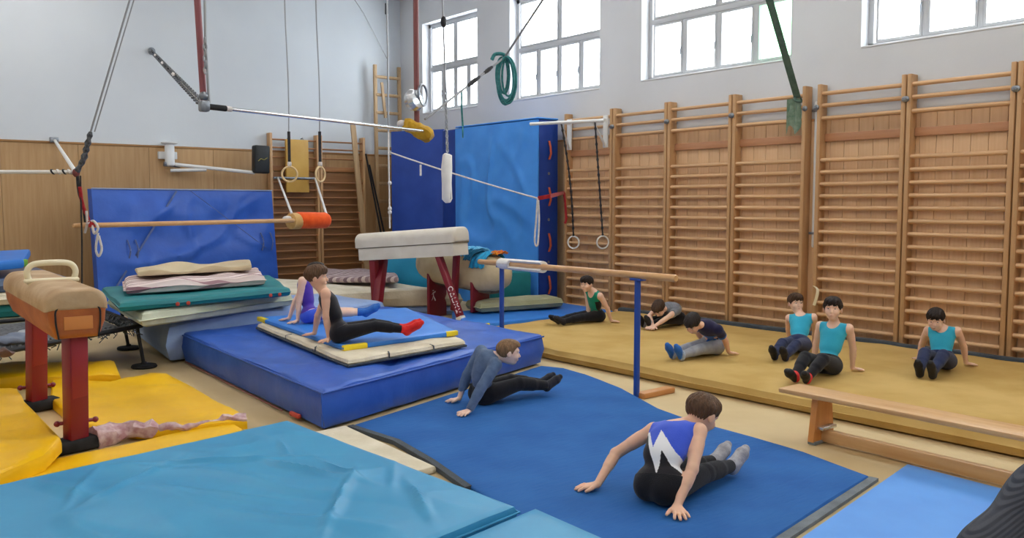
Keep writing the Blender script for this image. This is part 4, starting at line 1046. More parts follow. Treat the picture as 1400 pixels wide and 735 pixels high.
# cable across the ceiling corner and thin dark cable by the ladder
t5 = thing('cable', 'dark vertical cable hanging in front of the ladder in the corner', 'cable', ad(529, 150, 12.5))
a_ = ad(528, -6, 12.5); a_.z = ZC
bm = B(); tube(bm, [a_, ad(530, 60, 12.5), ad(531, 180, 12.5)], 0.013, 6); finish('wire', bm, m_cable, t5)
bm = B(); tube(bm, [ad(531, 180, 12.5), ad(533, 312, 12.5)], 0.012, 6); finish('white_cord', bm, m_whitestrap, t5)
for y in (250, 285, 290): 
    bm = B(); ball(bm, ad(533, y, 12.5), 0.03); finish('knot', bm, m_whitestrap, t5)
bm = B(); box(bm, ad(528.5, 12, 12.5), (0.04, 0.04, 0.16), bev=0.01); finish('turnbuckle', bm, m_dark, t5)
o = thing('cable', 'thin cable slanting from the ceiling down to the ladder', 'cable', ay(470, 0, 13.6))
a_ = ay(462, -20, 13.6); a_.z = ZC
bm = B(); tube(bm, [V(a_.x, a_.y, ZC - 0.002), ay(497, 18, 13.8), ay(529, 80, 14.2)], 0.008, 6); finish('wire', bm, m_cable, o)

# --- gymnastic rings
def rings_pair():
    for px_, ang, lab in ((396, 0.2, 'wooden gymnastic ring hanging by the yellow board, seen from the front'), (438, 1.15, 'wooden gymnastic ring right of the yellow board, turned almost edge-on')):
        D = 12.2; c = ad(px_, 238, D); t = thing('gym_ring', lab, 'ring', c, 'hanging gymnastic rings')
        ndir = V(math.sin(ang), -math.cos(ang), 0)
        ndir = Matrix.Rotation(-TH, 3, 'Z') @ V(math.sin(ang), -math.cos(ang), 0)
        bm = B(); ring(bm, c, 0.105, 0.014, ndir, 30, 10); finish('ring', bm, m_ringwood, t)
        top = c + V(0, 0, 0.11); s1 = ad(px_, 180, D); s1 = V(c.x, c.y, s1.z)
        bm = B(); strap(bm, [top, s1], 0.04, 0.012, Matrix.Rotation(-TH, 3, 'Z') @ V(1, 0, 0)); finish('strap', bm, m_blackstrap, t)
        bm = B(); box(bm, top + V(0, 0, 0.035), (0.055, 0.03, 0.06), Matrix.Rotation(-TH, 3, 'Z'), bev=0.01); finish('buckle', bm, m_whitestrap, t)
        bm = B(); pts = sway(s1, V(c.x - 0.02, c.y, ZC), 8); tube(bm, [p + V(0.012 * math.sin(k), 0, 0) for k, p in enumerate(pts)], 0.009, 6); finish('cable', bm, m_cable, t)
rings_pair()
# --- yellow board on the end wall bars
bm = B(); a_, b_ = ay(390, 190, YB - 0.2), ay(422, 263, YB - 0.2)
box(bm, ((a_.x + b_.x) / 2, YB - 0.2, (a_.z + b_.z) / 2), (b_.x - a_.x, 0.06, a_.z - b_.z), bev=0.01)
o = tag(finish('padded_board', bm, material('ochre_board', S(206, 164, 82), 0.5, S(194, 150, 70), 3)), 'ochre yellow padded board hung on the end wall bars', 'board')
for s in (0.2, 0.8):
    bm = B(); tube(bm, [(a_.x + (b_.x - a_.x) * s, YB - 0.2, a_.z - 0.01), (a_.x + (b_.x - a_.x) * s, YB - 0.17, a_.z + 0.035), (a_.x + (b_.x - a_.x) * s, YB - 0.1, a_.z + 0.02)], 0.01, 6); finish('hook', bm, m_steel, o)

# --- wooden rail with orange foam, hung over the bedding
u0, u1 = ad(100, 308.5, 8.6), ad(430, 300.5, 11.5)
t = thing('hanging_rail', 'long wooden rail with an orange foam end, hung above the bedding stack', 'rail', u0)
ud = (u1 - u0).normalized()
bm = B(); tube(bm, [u0, u0 + ud * 0.02, u1], [0.018, 0.026, 0.026], 12); finish('rail', bm, wood('pale_rail_wood', S(206, 164, 116), S(190, 144, 96), 'X'), t)
f0, f1 = ad(406, 301, 11.3), ad(446, 301, 11.65)
bm = B(); tube(bm, [f0, f0 + ud * 0.03, f1 - ud * 0.03, f1], [0.10, 0.11, 0.108, 0.095], 18); finish('foam_roll', bm, cloth('orange_foam', S(232, 92, 34), S(214, 74, 24), bump=0.15), t)
bm = B(); g0_, g1_ = ad(396, 302, 11.2), ad(408, 302, 11.32); tube(bm, [g0_, g0_ + ud * 0.02, g1_], [0.07, 0.105, 0.105], 16); finish('foam_collar', bm, cloth('tan_foam', S(206, 164, 104), S(190, 146, 84)), t)
bm = B(); ball(bm, ad(393, 299, 11.18), 0.05, (1.4, 1, .8)); finish('tape_knot', bm, m_whitestrap, t)
for (x0, y0, d0, x1, y1) in ((399, 292, 11.2, 380, 243), (448, 298, 11.66, 431, 244)):
    bm = B(); pw = ay(x1, y1, YB - 0.26); tube(bm, [ad(x0, y0, d0), pw], 0.017, 8); finish('support_arm', bm, m_whitebar, t)
bm = B(); tube(bm, [ay(374, 243, YB - 0.24), ay(433, 244, YB - 0.24)], 0.022, 8); finish('wall_rod', bm, m_steel, t)
# loops tied at its left end
j = ad(104, 236, 8.5)
for pts, m, w, nm in (([(106, 240, 8.5), (108, 262, 8.55), (114, 282, 8.6), (117, 303, 8.66)], m_blackstrap, 0.016, 'strap'), ([(109, 255, 8.53), (113, 280, 8.58), (121, 300, 8.66)], m_redstrap, 0.018, 'strap'), ([(118, 288, 8.6), (119, 305, 8.62), (116, 318, 8.66)], m_whitestrap, 0.012, 'strap'), ([(120, 306, 8.6), (128, 302, 8.6), (134, 312, 8.6), (129, 319, 8.6), (126, 308, 8.6)], m_whitestrap, 0.013, 'loop'), ([(125, 302, 8.62), (126, 310, 8.62)], m_redstrap, 0.035, 'knot'), ([(134, 318, 8.62), (131, 340, 8.62), (135, 350, 8.62), (139, 340, 8.62), (135, 322, 8.62)], m_whitestrap, 0.012, 'loop')):
    bm = B(); tube(bm, curve_pts([ad(*p) for p in pts], 5), w, 7); finish(nm, bm, m, t)

# --- white bar held by a ceiling cable at the upper left
t = thing('hanging_bar', 'white bar cut off by the left picture edge, held by a slanting ceiling cable', 'bar', j)
bm = B(); tube(bm, [ad(-140, 234.5, 8.5), ad(98, 235, 8.5)], 0.019, 10); finish('bar', bm, m_whitebar, t)
for k, x in enumerate((72, 80, 88, 95)):
    bm = B(); ring(bm, ad(x, 234.7, 8.5), 0.023, 0.009, tuple(_r + _u * 0.6), 14, 6); finish('tape_band', bm, m_blackstrap if k % 2 == 0 else m_whitestrap, t)
bm = B(); tube(bm, [j, ay(75, 192, YB - 0.06)], 0.022, 8); finish('strut', bm, m_whitebar, t)
bm = B(); box(bm, ay(74, 191, YB - 0.05), (0.12, 0.06, 0.08), bev=0.01); finish('wall_bracket', bm, m_steel, t)
ct = ad(178, -2, 8.3); ce = ad(124, 180, 8.45); top = ce + (ct - ce) * ((ZC - ce.z) / (ct.z - ce.z))
bm = B(); tube(bm, [ce, top], 0.009, 6); finish('cable', bm, m_cable, t)
bm = B(); tube(bm, [ce + V(0.03, -0.02, 0), top + V(0.04, 0, 0)], 0.006, 6); finish('cable', bm, m_cable, t)
bm = B(); tube(bm, curve_pts([ce, ad(119, 200, 8.46), ad(114, 218, 8.48), j], 4), [0.016, .03, .02, .034, .022, .034, .02, .034, .024, .03, .02, .03, .03], 8); finish('shackle', bm, m_spring, t)
bm = B(); ball(bm, j, 0.034, (1, 1, 1.3)); finish('knot', bm, paint('maroon_tape', S(112, 58, 58), 0.8), t)
bm = B(); tube(bm, [ad(110, 240, 8.52), ad(112, 330, 8.6), ad(112, 395, 8.7)], 0.008, 6); finish('hanging_cord', bm, m_blackstrap, t)
lt = ad(-140, 234.5, 8.5)
bm = B(); tube(bm, [lt, V(lt.x, lt.y, ZC)], 0.01, 6); finish('cable', bm, m_cable, t)

# --- wall bracket with black pad on the end wall
t = thing('wall_bracket', 'white folding wall bracket with a black pad on the panelled end wall', 'bracket', ay(232, 225, YB - 0.15))
Y_ = YB - 0.16
c = ay(232, 212, Y_)
bm = B(); lathe(bm, c, [(0.05, -0.18), (0.075, -0.16), (0.075, 0.14), (0.05, 0.17), (0.13, 0.19), (0.13, 0.21)], 16); finish('pivot', bm, m_white, t)
bm = B(); box(bm, (c.x, YB - 0.05, c.z), (0.3, 0.06, 0.12), bev=0.01); finish('mounting_plate', bm, m_white, t)
bm = B(); tube(bm, [ay(224, 224, Y_), ay(246, 226, Y_)], 0.04, 8); finish('clamp', bm, m_steel, t)
bm = B(); tube(bm, [ay(233, 224, Y_), ay(348, 236, Y_ - 0.3)], 0.03, 10); finish('arm', bm, m_whitebar, t)
bm = B(); tube(bm, [ay(233, 233, Y_), ay(282, 232, Y_ - 0.12)], 0.028, 10); finish('arm', bm, m_whitebar, t)
pc = ay(356.5, 218, Y_ - 0.34)
bm = B(); box(bm, pc, (0.27, 0.16, 0.47), Matrix.Rotation(0.03, 3, 'Y'), bev=0.03, seg=3); pd = finish('pad', bm, material('black_leather', S(30, 34, 38), 0.5, S(22, 26, 30), 5), t)
bm = B(); tube(bm, curve_pts([pc + V(-0.08, -0.083, -0.03), pc + V(-0.03, -0.085, 0.01), pc + V(0.02, -0.085, -0.005), pc + V(0.08, -0.083, 0.03)], 4), 0.007, 5); finish('gold_emblem', bm, paint('gold_print', S(150, 140, 70), 0.5), pd)

# --- ladder and timbers in the far corner
m_lad = wood('ladder_wood', S(186, 156, 118), S(164, 132, 94), 'Z')
t = thing('ladder', 'tall narrow wooden ladder standing in the far corner', 'ladder', (8.78, YB - 0.2, 0))
x0, x1 = 8.52, 9.05
for x in (x0, x1):
    bm = B(); box(bm, (x, YB - 0.2, 2.13), (0.065, 0.05, 4.26), Matrix.Rotation(-0.012, 3, 'X'), bev=0.006); finish('rail', bm, m_lad, t)
z = 0.35
while z < 4.2:
    bm = B(); tube(bm, [(x0, YB - 0.2, z), (x1, YB - 0.2, z)], 0, 8, flat=(0.02, 0.03)); finish('rung', bm, m_lad, t); z += 0.335
t = None
for (a, b, w, m, l) in (((482, 166), (497, 330), 0.10, m_lad, 'pale plank leaning against the end wall bars'), ((500, 210), (522, 318), 0.03, m_dark, 'dark iron stick leaning beside the ladder, left one'), ((505, 225), (527, 320), 0.03, m_dark, 'dark iron stick leaning beside the ladder, right one'), ((524, 112), (534, 160), 0.05, m_lad, 'short pale stick wedged in the ladder rungs')):
    bm = B(); p, q_ = ay(*a, YB - 0.3), ay(*b, YB - 0.42)
    if w > 0.04 and l.startswith('pale plank'): q_ = p + (q_ - p) * ((p.z - 0.01) / (p.z - q_.z)); q_.y = YB - 0.5
    elif 'iron' in l: q_ = p + (q_ - p) * ((p.z - 0.02) / (p.z - q_.z)); q_.y = YB - 0.45
    else: p.y = q_.y = YB - 0.24
    if w > 0.04: strap(bm, [p, q_], w, 0.03, (0.98, 0, 0.1))
    else: tube(bm, [p, q_], 0.018, 8)
    tag(finish('plank' if w > 0.04 else 'stick', bm, m), l, 'plank' if w > 0.04 else 'stick')

# --- white sausage pad on a rope
D = 10.2
t = thing('hanging_pad', 'white sausage-shaped foam pad hanging on a chain before the blue mats', 'pad', ad(611, 278, D))
bm = B(); pts = [ad(612, 210, D), ad(611.5, 212, D), ad(611, 230, D), ad(610.5, 250, D), ad(611.5, 272, D), ad(612, 277, D)]
tube(bm, pts, [0.035, 0.055, 0.062, 0.062, 0.058, 0.03], 14)
for v in bm.verts: v.co += Vector((noise.noise(v.co * 9), noise.noise(v.co * 9 + V(3, 0, 0)), 0)) * 0.014
finish('pad', bm, m_foamw, t)
bm = B(); tube(bm, [ad(615, 214, D - 0.03), ad(616, 272, D - 0.03)], 0.008, 6); finish('slit', bm, m_greyedge, t)
chain(t, ad(611.5, 208, D), ad(609, 120, D), 18, 0.009, m_cable)
tp = ad(606, 30, D); ab = ad(609, 120, D); tp2 = ab + (tp - ab) * ((ZC - ab.z) / (tp.z - ab.z))
bm = B(); tube(bm, [ab, tp, tp2], 0.011, 6); finish('rope', bm, m_cable, t)
bm = B(); ball(bm, ad(606.5, 30, D), 0.045, (0.8, 0.8, 1.5)); finish('pulley', bm, m_dark, t)

# --- white cord across the tall mats
t = thing('cord', 'white cord stretched across the tall blue mats to a red strap', 'cord', ad(533, 208, 12.45))
q1 = ad(735, 271, 10.9)
pts = sway(ad(533, 208, 12.45), q1, 12, 0.02)
bm = B(); tube(bm, pts, 0.011, 6); finish('line', bm, m_whitestrap, t)
bm = B(); tube(bm, [ad(575, 225, 12.1), ad(575, 240, 12.1)], 0.014, 6); finish('tag_end', bm, m_whitestrap, t)
bm = B(); tube(bm, curve_pts([q1, ad(733, 300, 10.9), ad(731, 330, 10.9), ad(735, 334, 10.9), ad(737, 300, 10.9), q1 + V(0.01, 0, 0)], 5), 0.012, 6); finish('hanging_loop', bm, m_whitestrap, t)
bm = B(); strap(bm, [q1, ad(752, 268, 10.9), ax(771, 263, XR - 0.17)], 0.05, 0.012, (0, 0, 1)); finish('red_strap', bm, m_redstrap, t)
bm = B(); tube(bm, curve_pts([ax(771, 263, XR - 0.18), ax(773, 280, XR - 0.2), ax(774, 300, XR - 0.19), ax(772, 305, XR - 0.2)], 4), 0.02, 6); finish('red_tail', bm, m_redstrap, t)

# --- pull-up bar on the last wall bars, with small rings
t = thing('pull_up_bar', 'white pull-up bar on brackets at the top of the far wall bars', 'pull-up bar', (XR - 0.3, 9.25, 2.8))
bm = B(); bL, bR = ax(725, 169.5, XR - 0.72), ax(822, 164, XR - 0.72)
zz = 2.8; bl_, br_ = az(725, 169.5, 2.8), az(826, 164.5, 2.8)
bm = B(); tube(bm, [bl_, br_], 0.024, 10); finish('bar', bm, m_whitebar, t)
for y, f_ in ((9.62, 0.42), (8.86, 0.85)):
    cb_ = bl_.lerp(br_, f_)
    bm = B(); tube(bm, [V(XR - 0.18, y, zz + 0.05), cb_], 0.02, 8); finish('bracket_arm', bm, m_whitebar, t)
    bm = B(); tube(bm, [V(XR - 0.18, y, zz - 0.33), cb_], 0.016, 8); finish('bracket_brace', bm, m_whitebar, t)
    bm = B(); box(bm, (XR - 0.175, y, zz - 0.12), (0.03, 0.09, 0.46), bev=0.008); finish('bracket_plate', bm, m_whitebar, t)
for k, (xa, ya, xb, yb, l) in enumerate(((771, 172, 784, 331, 'small white ring on a dark knotted strap, left one below the pull-up bar'), (817, 165, 824, 331, 'small white ring on a dark knotted strap, right one below the pull-up bar'))):
    t = thing('gym_ring', l, 'ring', ax(xb, yb, XR - 0.3), 'small rings below the pull-up bar')
    p = bl_.lerp(br_, 0.43 if k == 0 else 0.88); q_ = ax(xb, yb, XR - 0.32)
    n = 15; pts = [p.lerp(q_ + V(0, 0, 0.1), s / n) + V(0, 0, 0) for s in range(n + 1)]
    pts = [V(pp.x, pp.y + 0.25 * (0 if k else 1) * math.sin(math.pi * i / n) * -0.2, pp.z) for i, pp in enumerate(pts)]
    bm = B(); tube(bm, curve_pts(pts, 4), [0.012 + 0.008 * (i % 4 == 0) for i in range(4 * n + 1)], 7); finish('strap', bm, m_blackstrap, t)
    bm = B(); ring(bm, q_, 0.09, 0.012, V(-1, -0.4, 0) if k == 0 else V(-0.4, -1, 0), 24, 8); finish('ring', bm, m_whitebar, t)

# --- green strap and rag on the wall bars
t = thing('webbing_strap', 'dark green webbing strap slanting from the ceiling to the wall bars', 'strap', V(XR - 0.2, 5.8, 2.85))
b0 = ax(1090, 133, XR - 0.16); t0 = ad(1050, -6, b0.length * 0.8)
d0 = (Vector(b0) - V(0, 0, CAMZ)).dot(V(*_f)); t0 = ad(1052, 0, d0 - 0.9); tt = b0 + (t0 - b0) * ((ZC - b0.z) / (t0.z - b0.z))
bm = B(); strap(bm, [b0, t0, tt], 0.085, 0.012, tuple(_r)); finish('webbing', bm, m_greenstrap, t)
bm = B(); tube(bm, curve_pts([b0 + V(0, 0.03, 0.02), b0 + V(-0.03, 0, -0.04), b0 + V(0.02, -0.04, -0.05), b0 + V(0.06, 0, -0.01)], 4), 0.018, 6); finish('knot', bm, m_greenstrap, t)
c = ax(1086, 137, XR - 0.145)
bm = B(); n = 12; vs_ = {}
for i in range(n + 1):
    for jj in range(n + 1):
        u, v = i / n - 0.5, jj / n
        vs_[i, jj] = bm.verts.new(c + V(-0.015 + 0.02 * math.sin(u * 14 + v * 2) + 0.01 * noise.noise(V(u * 6, v * 6, 2)), -u * (0.16 + 0.05 * v), -0.36 * v * (1 + 0.15 * math.sin(u * 9)) + 0.015))
for i in range(n):
    for jj in range(n): bm.faces.new((vs_[i, jj], vs_[i + 1, jj], vs_[i + 1, jj + 1], vs_[i, jj + 1]))
bmesh.ops.solidify(bm, geom=bm.faces[:], thickness=0.012)
tag(finish('rag', bm, cloth('pale_green_rag', S(186, 208, 190), S(140, 172, 150), scale=16)), 'pale green rag tied over the top rails of the wall bars', 'cloth')
# white hook and small clips
a_ = ax(1116, 392, XR - 0.17)
bm = B(); strap(bm, curve_pts([ax(1113, 391, XR - 0.17), ax(1118, 396, XR - 0.19), ax(1116, 408, XR - 0.19), ax(1113, 417, XR - 0.18)], 4), 0.035, 0.012, (0, 1, 0.2))
tag(finish('hook', bm, m_ivory), 'small cream plastic hook on the wall bars behind the boys in blue', 'hook')
# ================================================================== people
# A body is one continuous surface: tapered limbs, torso, head, hands with five fingers blended in a distance field and meshed.
class Fld:
    def __init__(s, lo, hi, h):
        s.lo = np.array(lo, dtype=np.float64); s.h = h
        s.n = np.ceil((np.array(hi) - s.lo) / h).astype(int) + 1
        s.F = np.full(tuple(s.n), 0.2, dtype=np.float32)
        s.ax = [s.lo[i] + h * np.arange(s.n[i]) for i in range(3)]
    def sub(s, lo, hi):
        a = np.maximum(0, np.floor((np.array(lo) - s.lo) / s.h).astype(int)); b = np.minimum(s.n, np.ceil((np.array(hi) - s.lo) / s.h).astype(int) + 1)
        if np.any(b <= a): return None
        sl = tuple(slice(a[i], b[i]) for i in range(3))
        X, Y, Z = np.meshgrid(*[s.ax[i][a[i]:b[i]].astype(np.float32) for i in range(3)], indexing='ij')
        return sl, X, Y, Z
def smin(a, b, k):
    h = np.clip(0.5 + 0.5 * (b - a) / k, 0, 1); return b * (1 - h) + a * h - k * h * (1 - h)
def cone(a, b, r1, r2, k=0.015): return ('c', np.array(a, float), np.array(b, float), r1, r2, k)
def ell(c, R, rad, k=0.015): return ('e', np.array(c, float), np.array(R, float), np.array(rad, float), k)
def bounds(p, m):
    if p[0] == 'c': 
        r = max(p[3], p[4]) + m; return np.minimum(p[1], p[2]) - r, np.maximum(p[1], p[2]) + r
    r = max(p[3]) + m; return p[1] - r, p[1] + r
def add(fl, p, inf=0.0, sub=False):
    k = p[-1]; got = fl.sub(*bounds(p, inf + 0.03))
    if got is None: return
    sl, X, Y, Z = got
    if p[0] == 'c':
        a, b, r1, r2 = p[1], p[2], p[3] + inf, p[4] + inf
        d = b - a; L2 = max(float(d @ d), 1e-9)
        t = np.clip(((X - a[0]) * d[0] + (Y - a[1]) * d[1] + (Z - a[2]) * d[2]) / L2, 0, 1)
        D = np.sqrt((X - a[0] - t * d[0]) ** 2 + (Y - a[1] - t * d[1]) ** 2 + (Z - a[2] - t * d[2]) ** 2) - (r1 + (r2 - r1) * t)
    else:
        c, R, rad = p[1], p[2], p[3] + inf
        q = [((X - c[0]) * R[i][0] + (Y - c[1]) * R[i][1] + (Z - c[2]) * R[i][2]) for i in range(3)]
        k0 = np.sqrt(sum((q[i] / rad[i]) ** 2 for i in range(3))); k1 = np.sqrt(sum((q[i] / rad[i] ** 2) ** 2 for i in range(3)))
        D = k0 * (k0 - 1) / np.maximum(k1, 1e-6)
    fl.F[sl] = smin(fl.F[sl], D, k) if not sub else -smin(-fl.F[sl], D, k)
def nets(fl):
    F = fl.F; S_ = F < 0
    nx, ny, nz = F.shape
    c = np.zeros((nx - 1, ny - 1, nz - 1), np.int8)
    for i in (0, 1):
        for j in (0, 1):
            for k in (0, 1): c += S_[i:nx - 1 + i, j:ny - 1 + j, k:nz - 1 + k]
    act = (c > 0) & (c < 8); idx = np.argwhere(act)
    if len(idx) == 0: return np.zeros((0, 3)), np.zeros((0, 4), int)
    num = np.full(act.shape, -1, np.int32); num[act] = np.arange(len(idx))
    val = {}
    for i in (0, 1):
        for j in (0, 1):
            for k in (0, 1): val[i, j, k] = F[idx[:, 0] + i, idx[:, 1] + j, idx[:, 2] + k]
    P = np.zeros((len(idx), 3)); W = np.zeros(len(idx))
    for ax_i in range(3):
        o = [a for a in range(3) if a != ax_i]
        for p in (0, 1):
            for q in (0, 1):
                c0 = [0, 0, 0]; c1 = [0, 0, 0]; c0[o[0]] = c1[o[0]] = p; c0[o[1]] = c1[o[1]] = q; c1[ax_i] = 1
                a, b = val[tuple(c0)], val[tuple(c1)]; m = (a < 0) != (b < 0)
                t = np.where(m, a / np.where(m, a - b, 1), 0)
                pt = np.array(c0, float)[None].repeat(len(idx), 0); pt[:, ax_i] = t
                P[m] += pt[m]; W[m] += 1
    V_ = fl.lo + fl.h * (idx + P / np.maximum(W, 1)[:, None])
    Q = []
    for a in range(3):
        b, c_ = (a + 1) % 3, (a + 2) % 3
        lo_ = [slice(None)] * 3; hi_ = [slice(None)] * 3; lo_[a] = slice(0, -1); hi_[a] = slice(1, None)
        s0, s1 = S_[tuple(lo_)], S_[tuple(hi_)]; e = np.argwhere(s0 != s1)
        e = e[(e[:, b] > 0) & (e[:, c_] > 0) & (e[:, b] < F.shape[b] - 1) & (e[:, c_] < F.shape[c_] - 1)]
        inside = S_[e[:, 0], e[:, 1], e[:, 2]]
        def cell(db, dc):
            i = e.copy(); i[:, b] -= db; i[:, c_] -= dc; return num[i[:, 0], i[:, 1], i[:, 2]]
        q = np.stack([cell(1, 1), cell(0, 1), cell(0, 0), cell(1, 0)], 1)
        q[~inside] = q[~inside][:, ::-1]
        Q.append(q)
    Q = np.concatenate(Q); Q = Q[(Q >= 0).all(1)]
    return V_, Q
def np_mesh(name, V_, Q, mats, parent, origin, midx=None):
    me = bpy.data.meshes.new(name)
    me.vertices.add(len(V_)); me.vertices.foreach_set('co', (V_ - np.array(origin)).astype(np.float32).ravel())
    me.loops.add(len(Q) * 4); me.loops.foreach_set('vertex_index', Q.astype(np.int32).ravel())
    me.polygons.add(len(Q)); me.polygons.foreach_set('loop_start', np.arange(len(Q), dtype=np.int32) * 4)
    me.polygons.foreach_set('use_smooth', np.ones(len(Q), bool))
    for m in mats: me.materials.append(m)
    if midx is not None: me.polygons.foreach_set('material_index', midx.astype(np.int32))
    me.update(); me.validate()
    o = bpy.data.objects.new(name, me); col.objects.link(o); o.parent = parent
    return o
def field_mesh(name, prims, h, mats, parent, origin, inf=0.0, clip=None, subs=(), noisef=None, paintf=None, post=(), clip2=()):
    allq = list(prims) + list(post)
    lo = np.min([bounds(p, inf + 0.02)[0] for p in allq], 0); hi = np.max([bounds(p, inf + 0.02)[1] for p in allq], 0)
    fl = Fld(lo, hi, h)
    for p in prims: add(fl, p, inf)
    for p in subs: add(fl, p, 0, True)
    if clip or noisef:
        X, Y, Z = np.meshgrid(*[a.astype(np.float32) for a in fl.ax], indexing='ij')
        if noisef: fl.F += noisef(X, Y, Z).astype(np.float32)
        for cfn in (clip or []): fl.F = np.maximum(fl.F, cfn(X, Y, Z).astype(np.float32))
    if len(post):
        fl.F = np.minimum(fl.F, 0.2)
        for p in post: add(fl, p, inf)
        if clip2:
            X, Y, Z = np.meshgrid(*[a.astype(np.float32) for a in fl.ax], indexing='ij')
            for cfn in clip2: fl.F = np.maximum(fl.F, cfn(X, Y, Z).astype(np.float32))
    V_, Q = nets(fl)
    if len(Q) == 0: return None
    mi = paintf(V_[Q].mean(1)) if paintf else None
    return np_mesh(name, V_, Q, mats, parent, origin, mi)
def halfspace(p, n):
    p, n = np.array(p, float), np.array(n, float); n = n / np.linalg.norm(n)
    return lambda X, Y, Z: (X - p[0]) * n[0] + (Y - p[1]) * n[1] + (Z - p[2]) * n[2]
nz = lambda v: v / max(np.linalg.norm(v), 1e-9)
def ik(a, b, l1, l2, pole):
    d = b - a; L = np.linalg.norm(d); st = max(1.0, L / ((l1 + l2) * 0.999)); l1 *= st; l2 *= st
    u = d / L; x = (l1 * l1 - l2 * l2 + L * L) / (2 * L); y = math.sqrt(max(0, l1 * l1 - x * x))
    pl = np.array(pole, float); pl = pl - u * (pl @ u); pl = nz(pl)
    return a + u * x + pl * y, st
def rot_axis(v, k, a): return v * math.cos(a) + np.cross(k, v) * math.sin(a) + k * (k @ v) * (1 - math.cos(a))

SK = {}
def skin(key, c): 
    if key not in SK: SK[key] = material('skin_' + key, c, 0.55, tuple(x * 0.94 for x in c[:3]) + (1,), 12, spec=0.35, subs=0.12)
    return SK[key]
m_eye_w = paint('eye_white', S(232, 228, 222), 0.3); m_eye_d = paint('eye_iris', S(48, 36, 28), 0.3)
REPORT = []
def pixel_of(p):
    q = np.array(p) - _C; k = q @ _f; return (round(700 + FPX * (q @ _r) / k), round(367.5 - FPX * (q @ _u) / k))

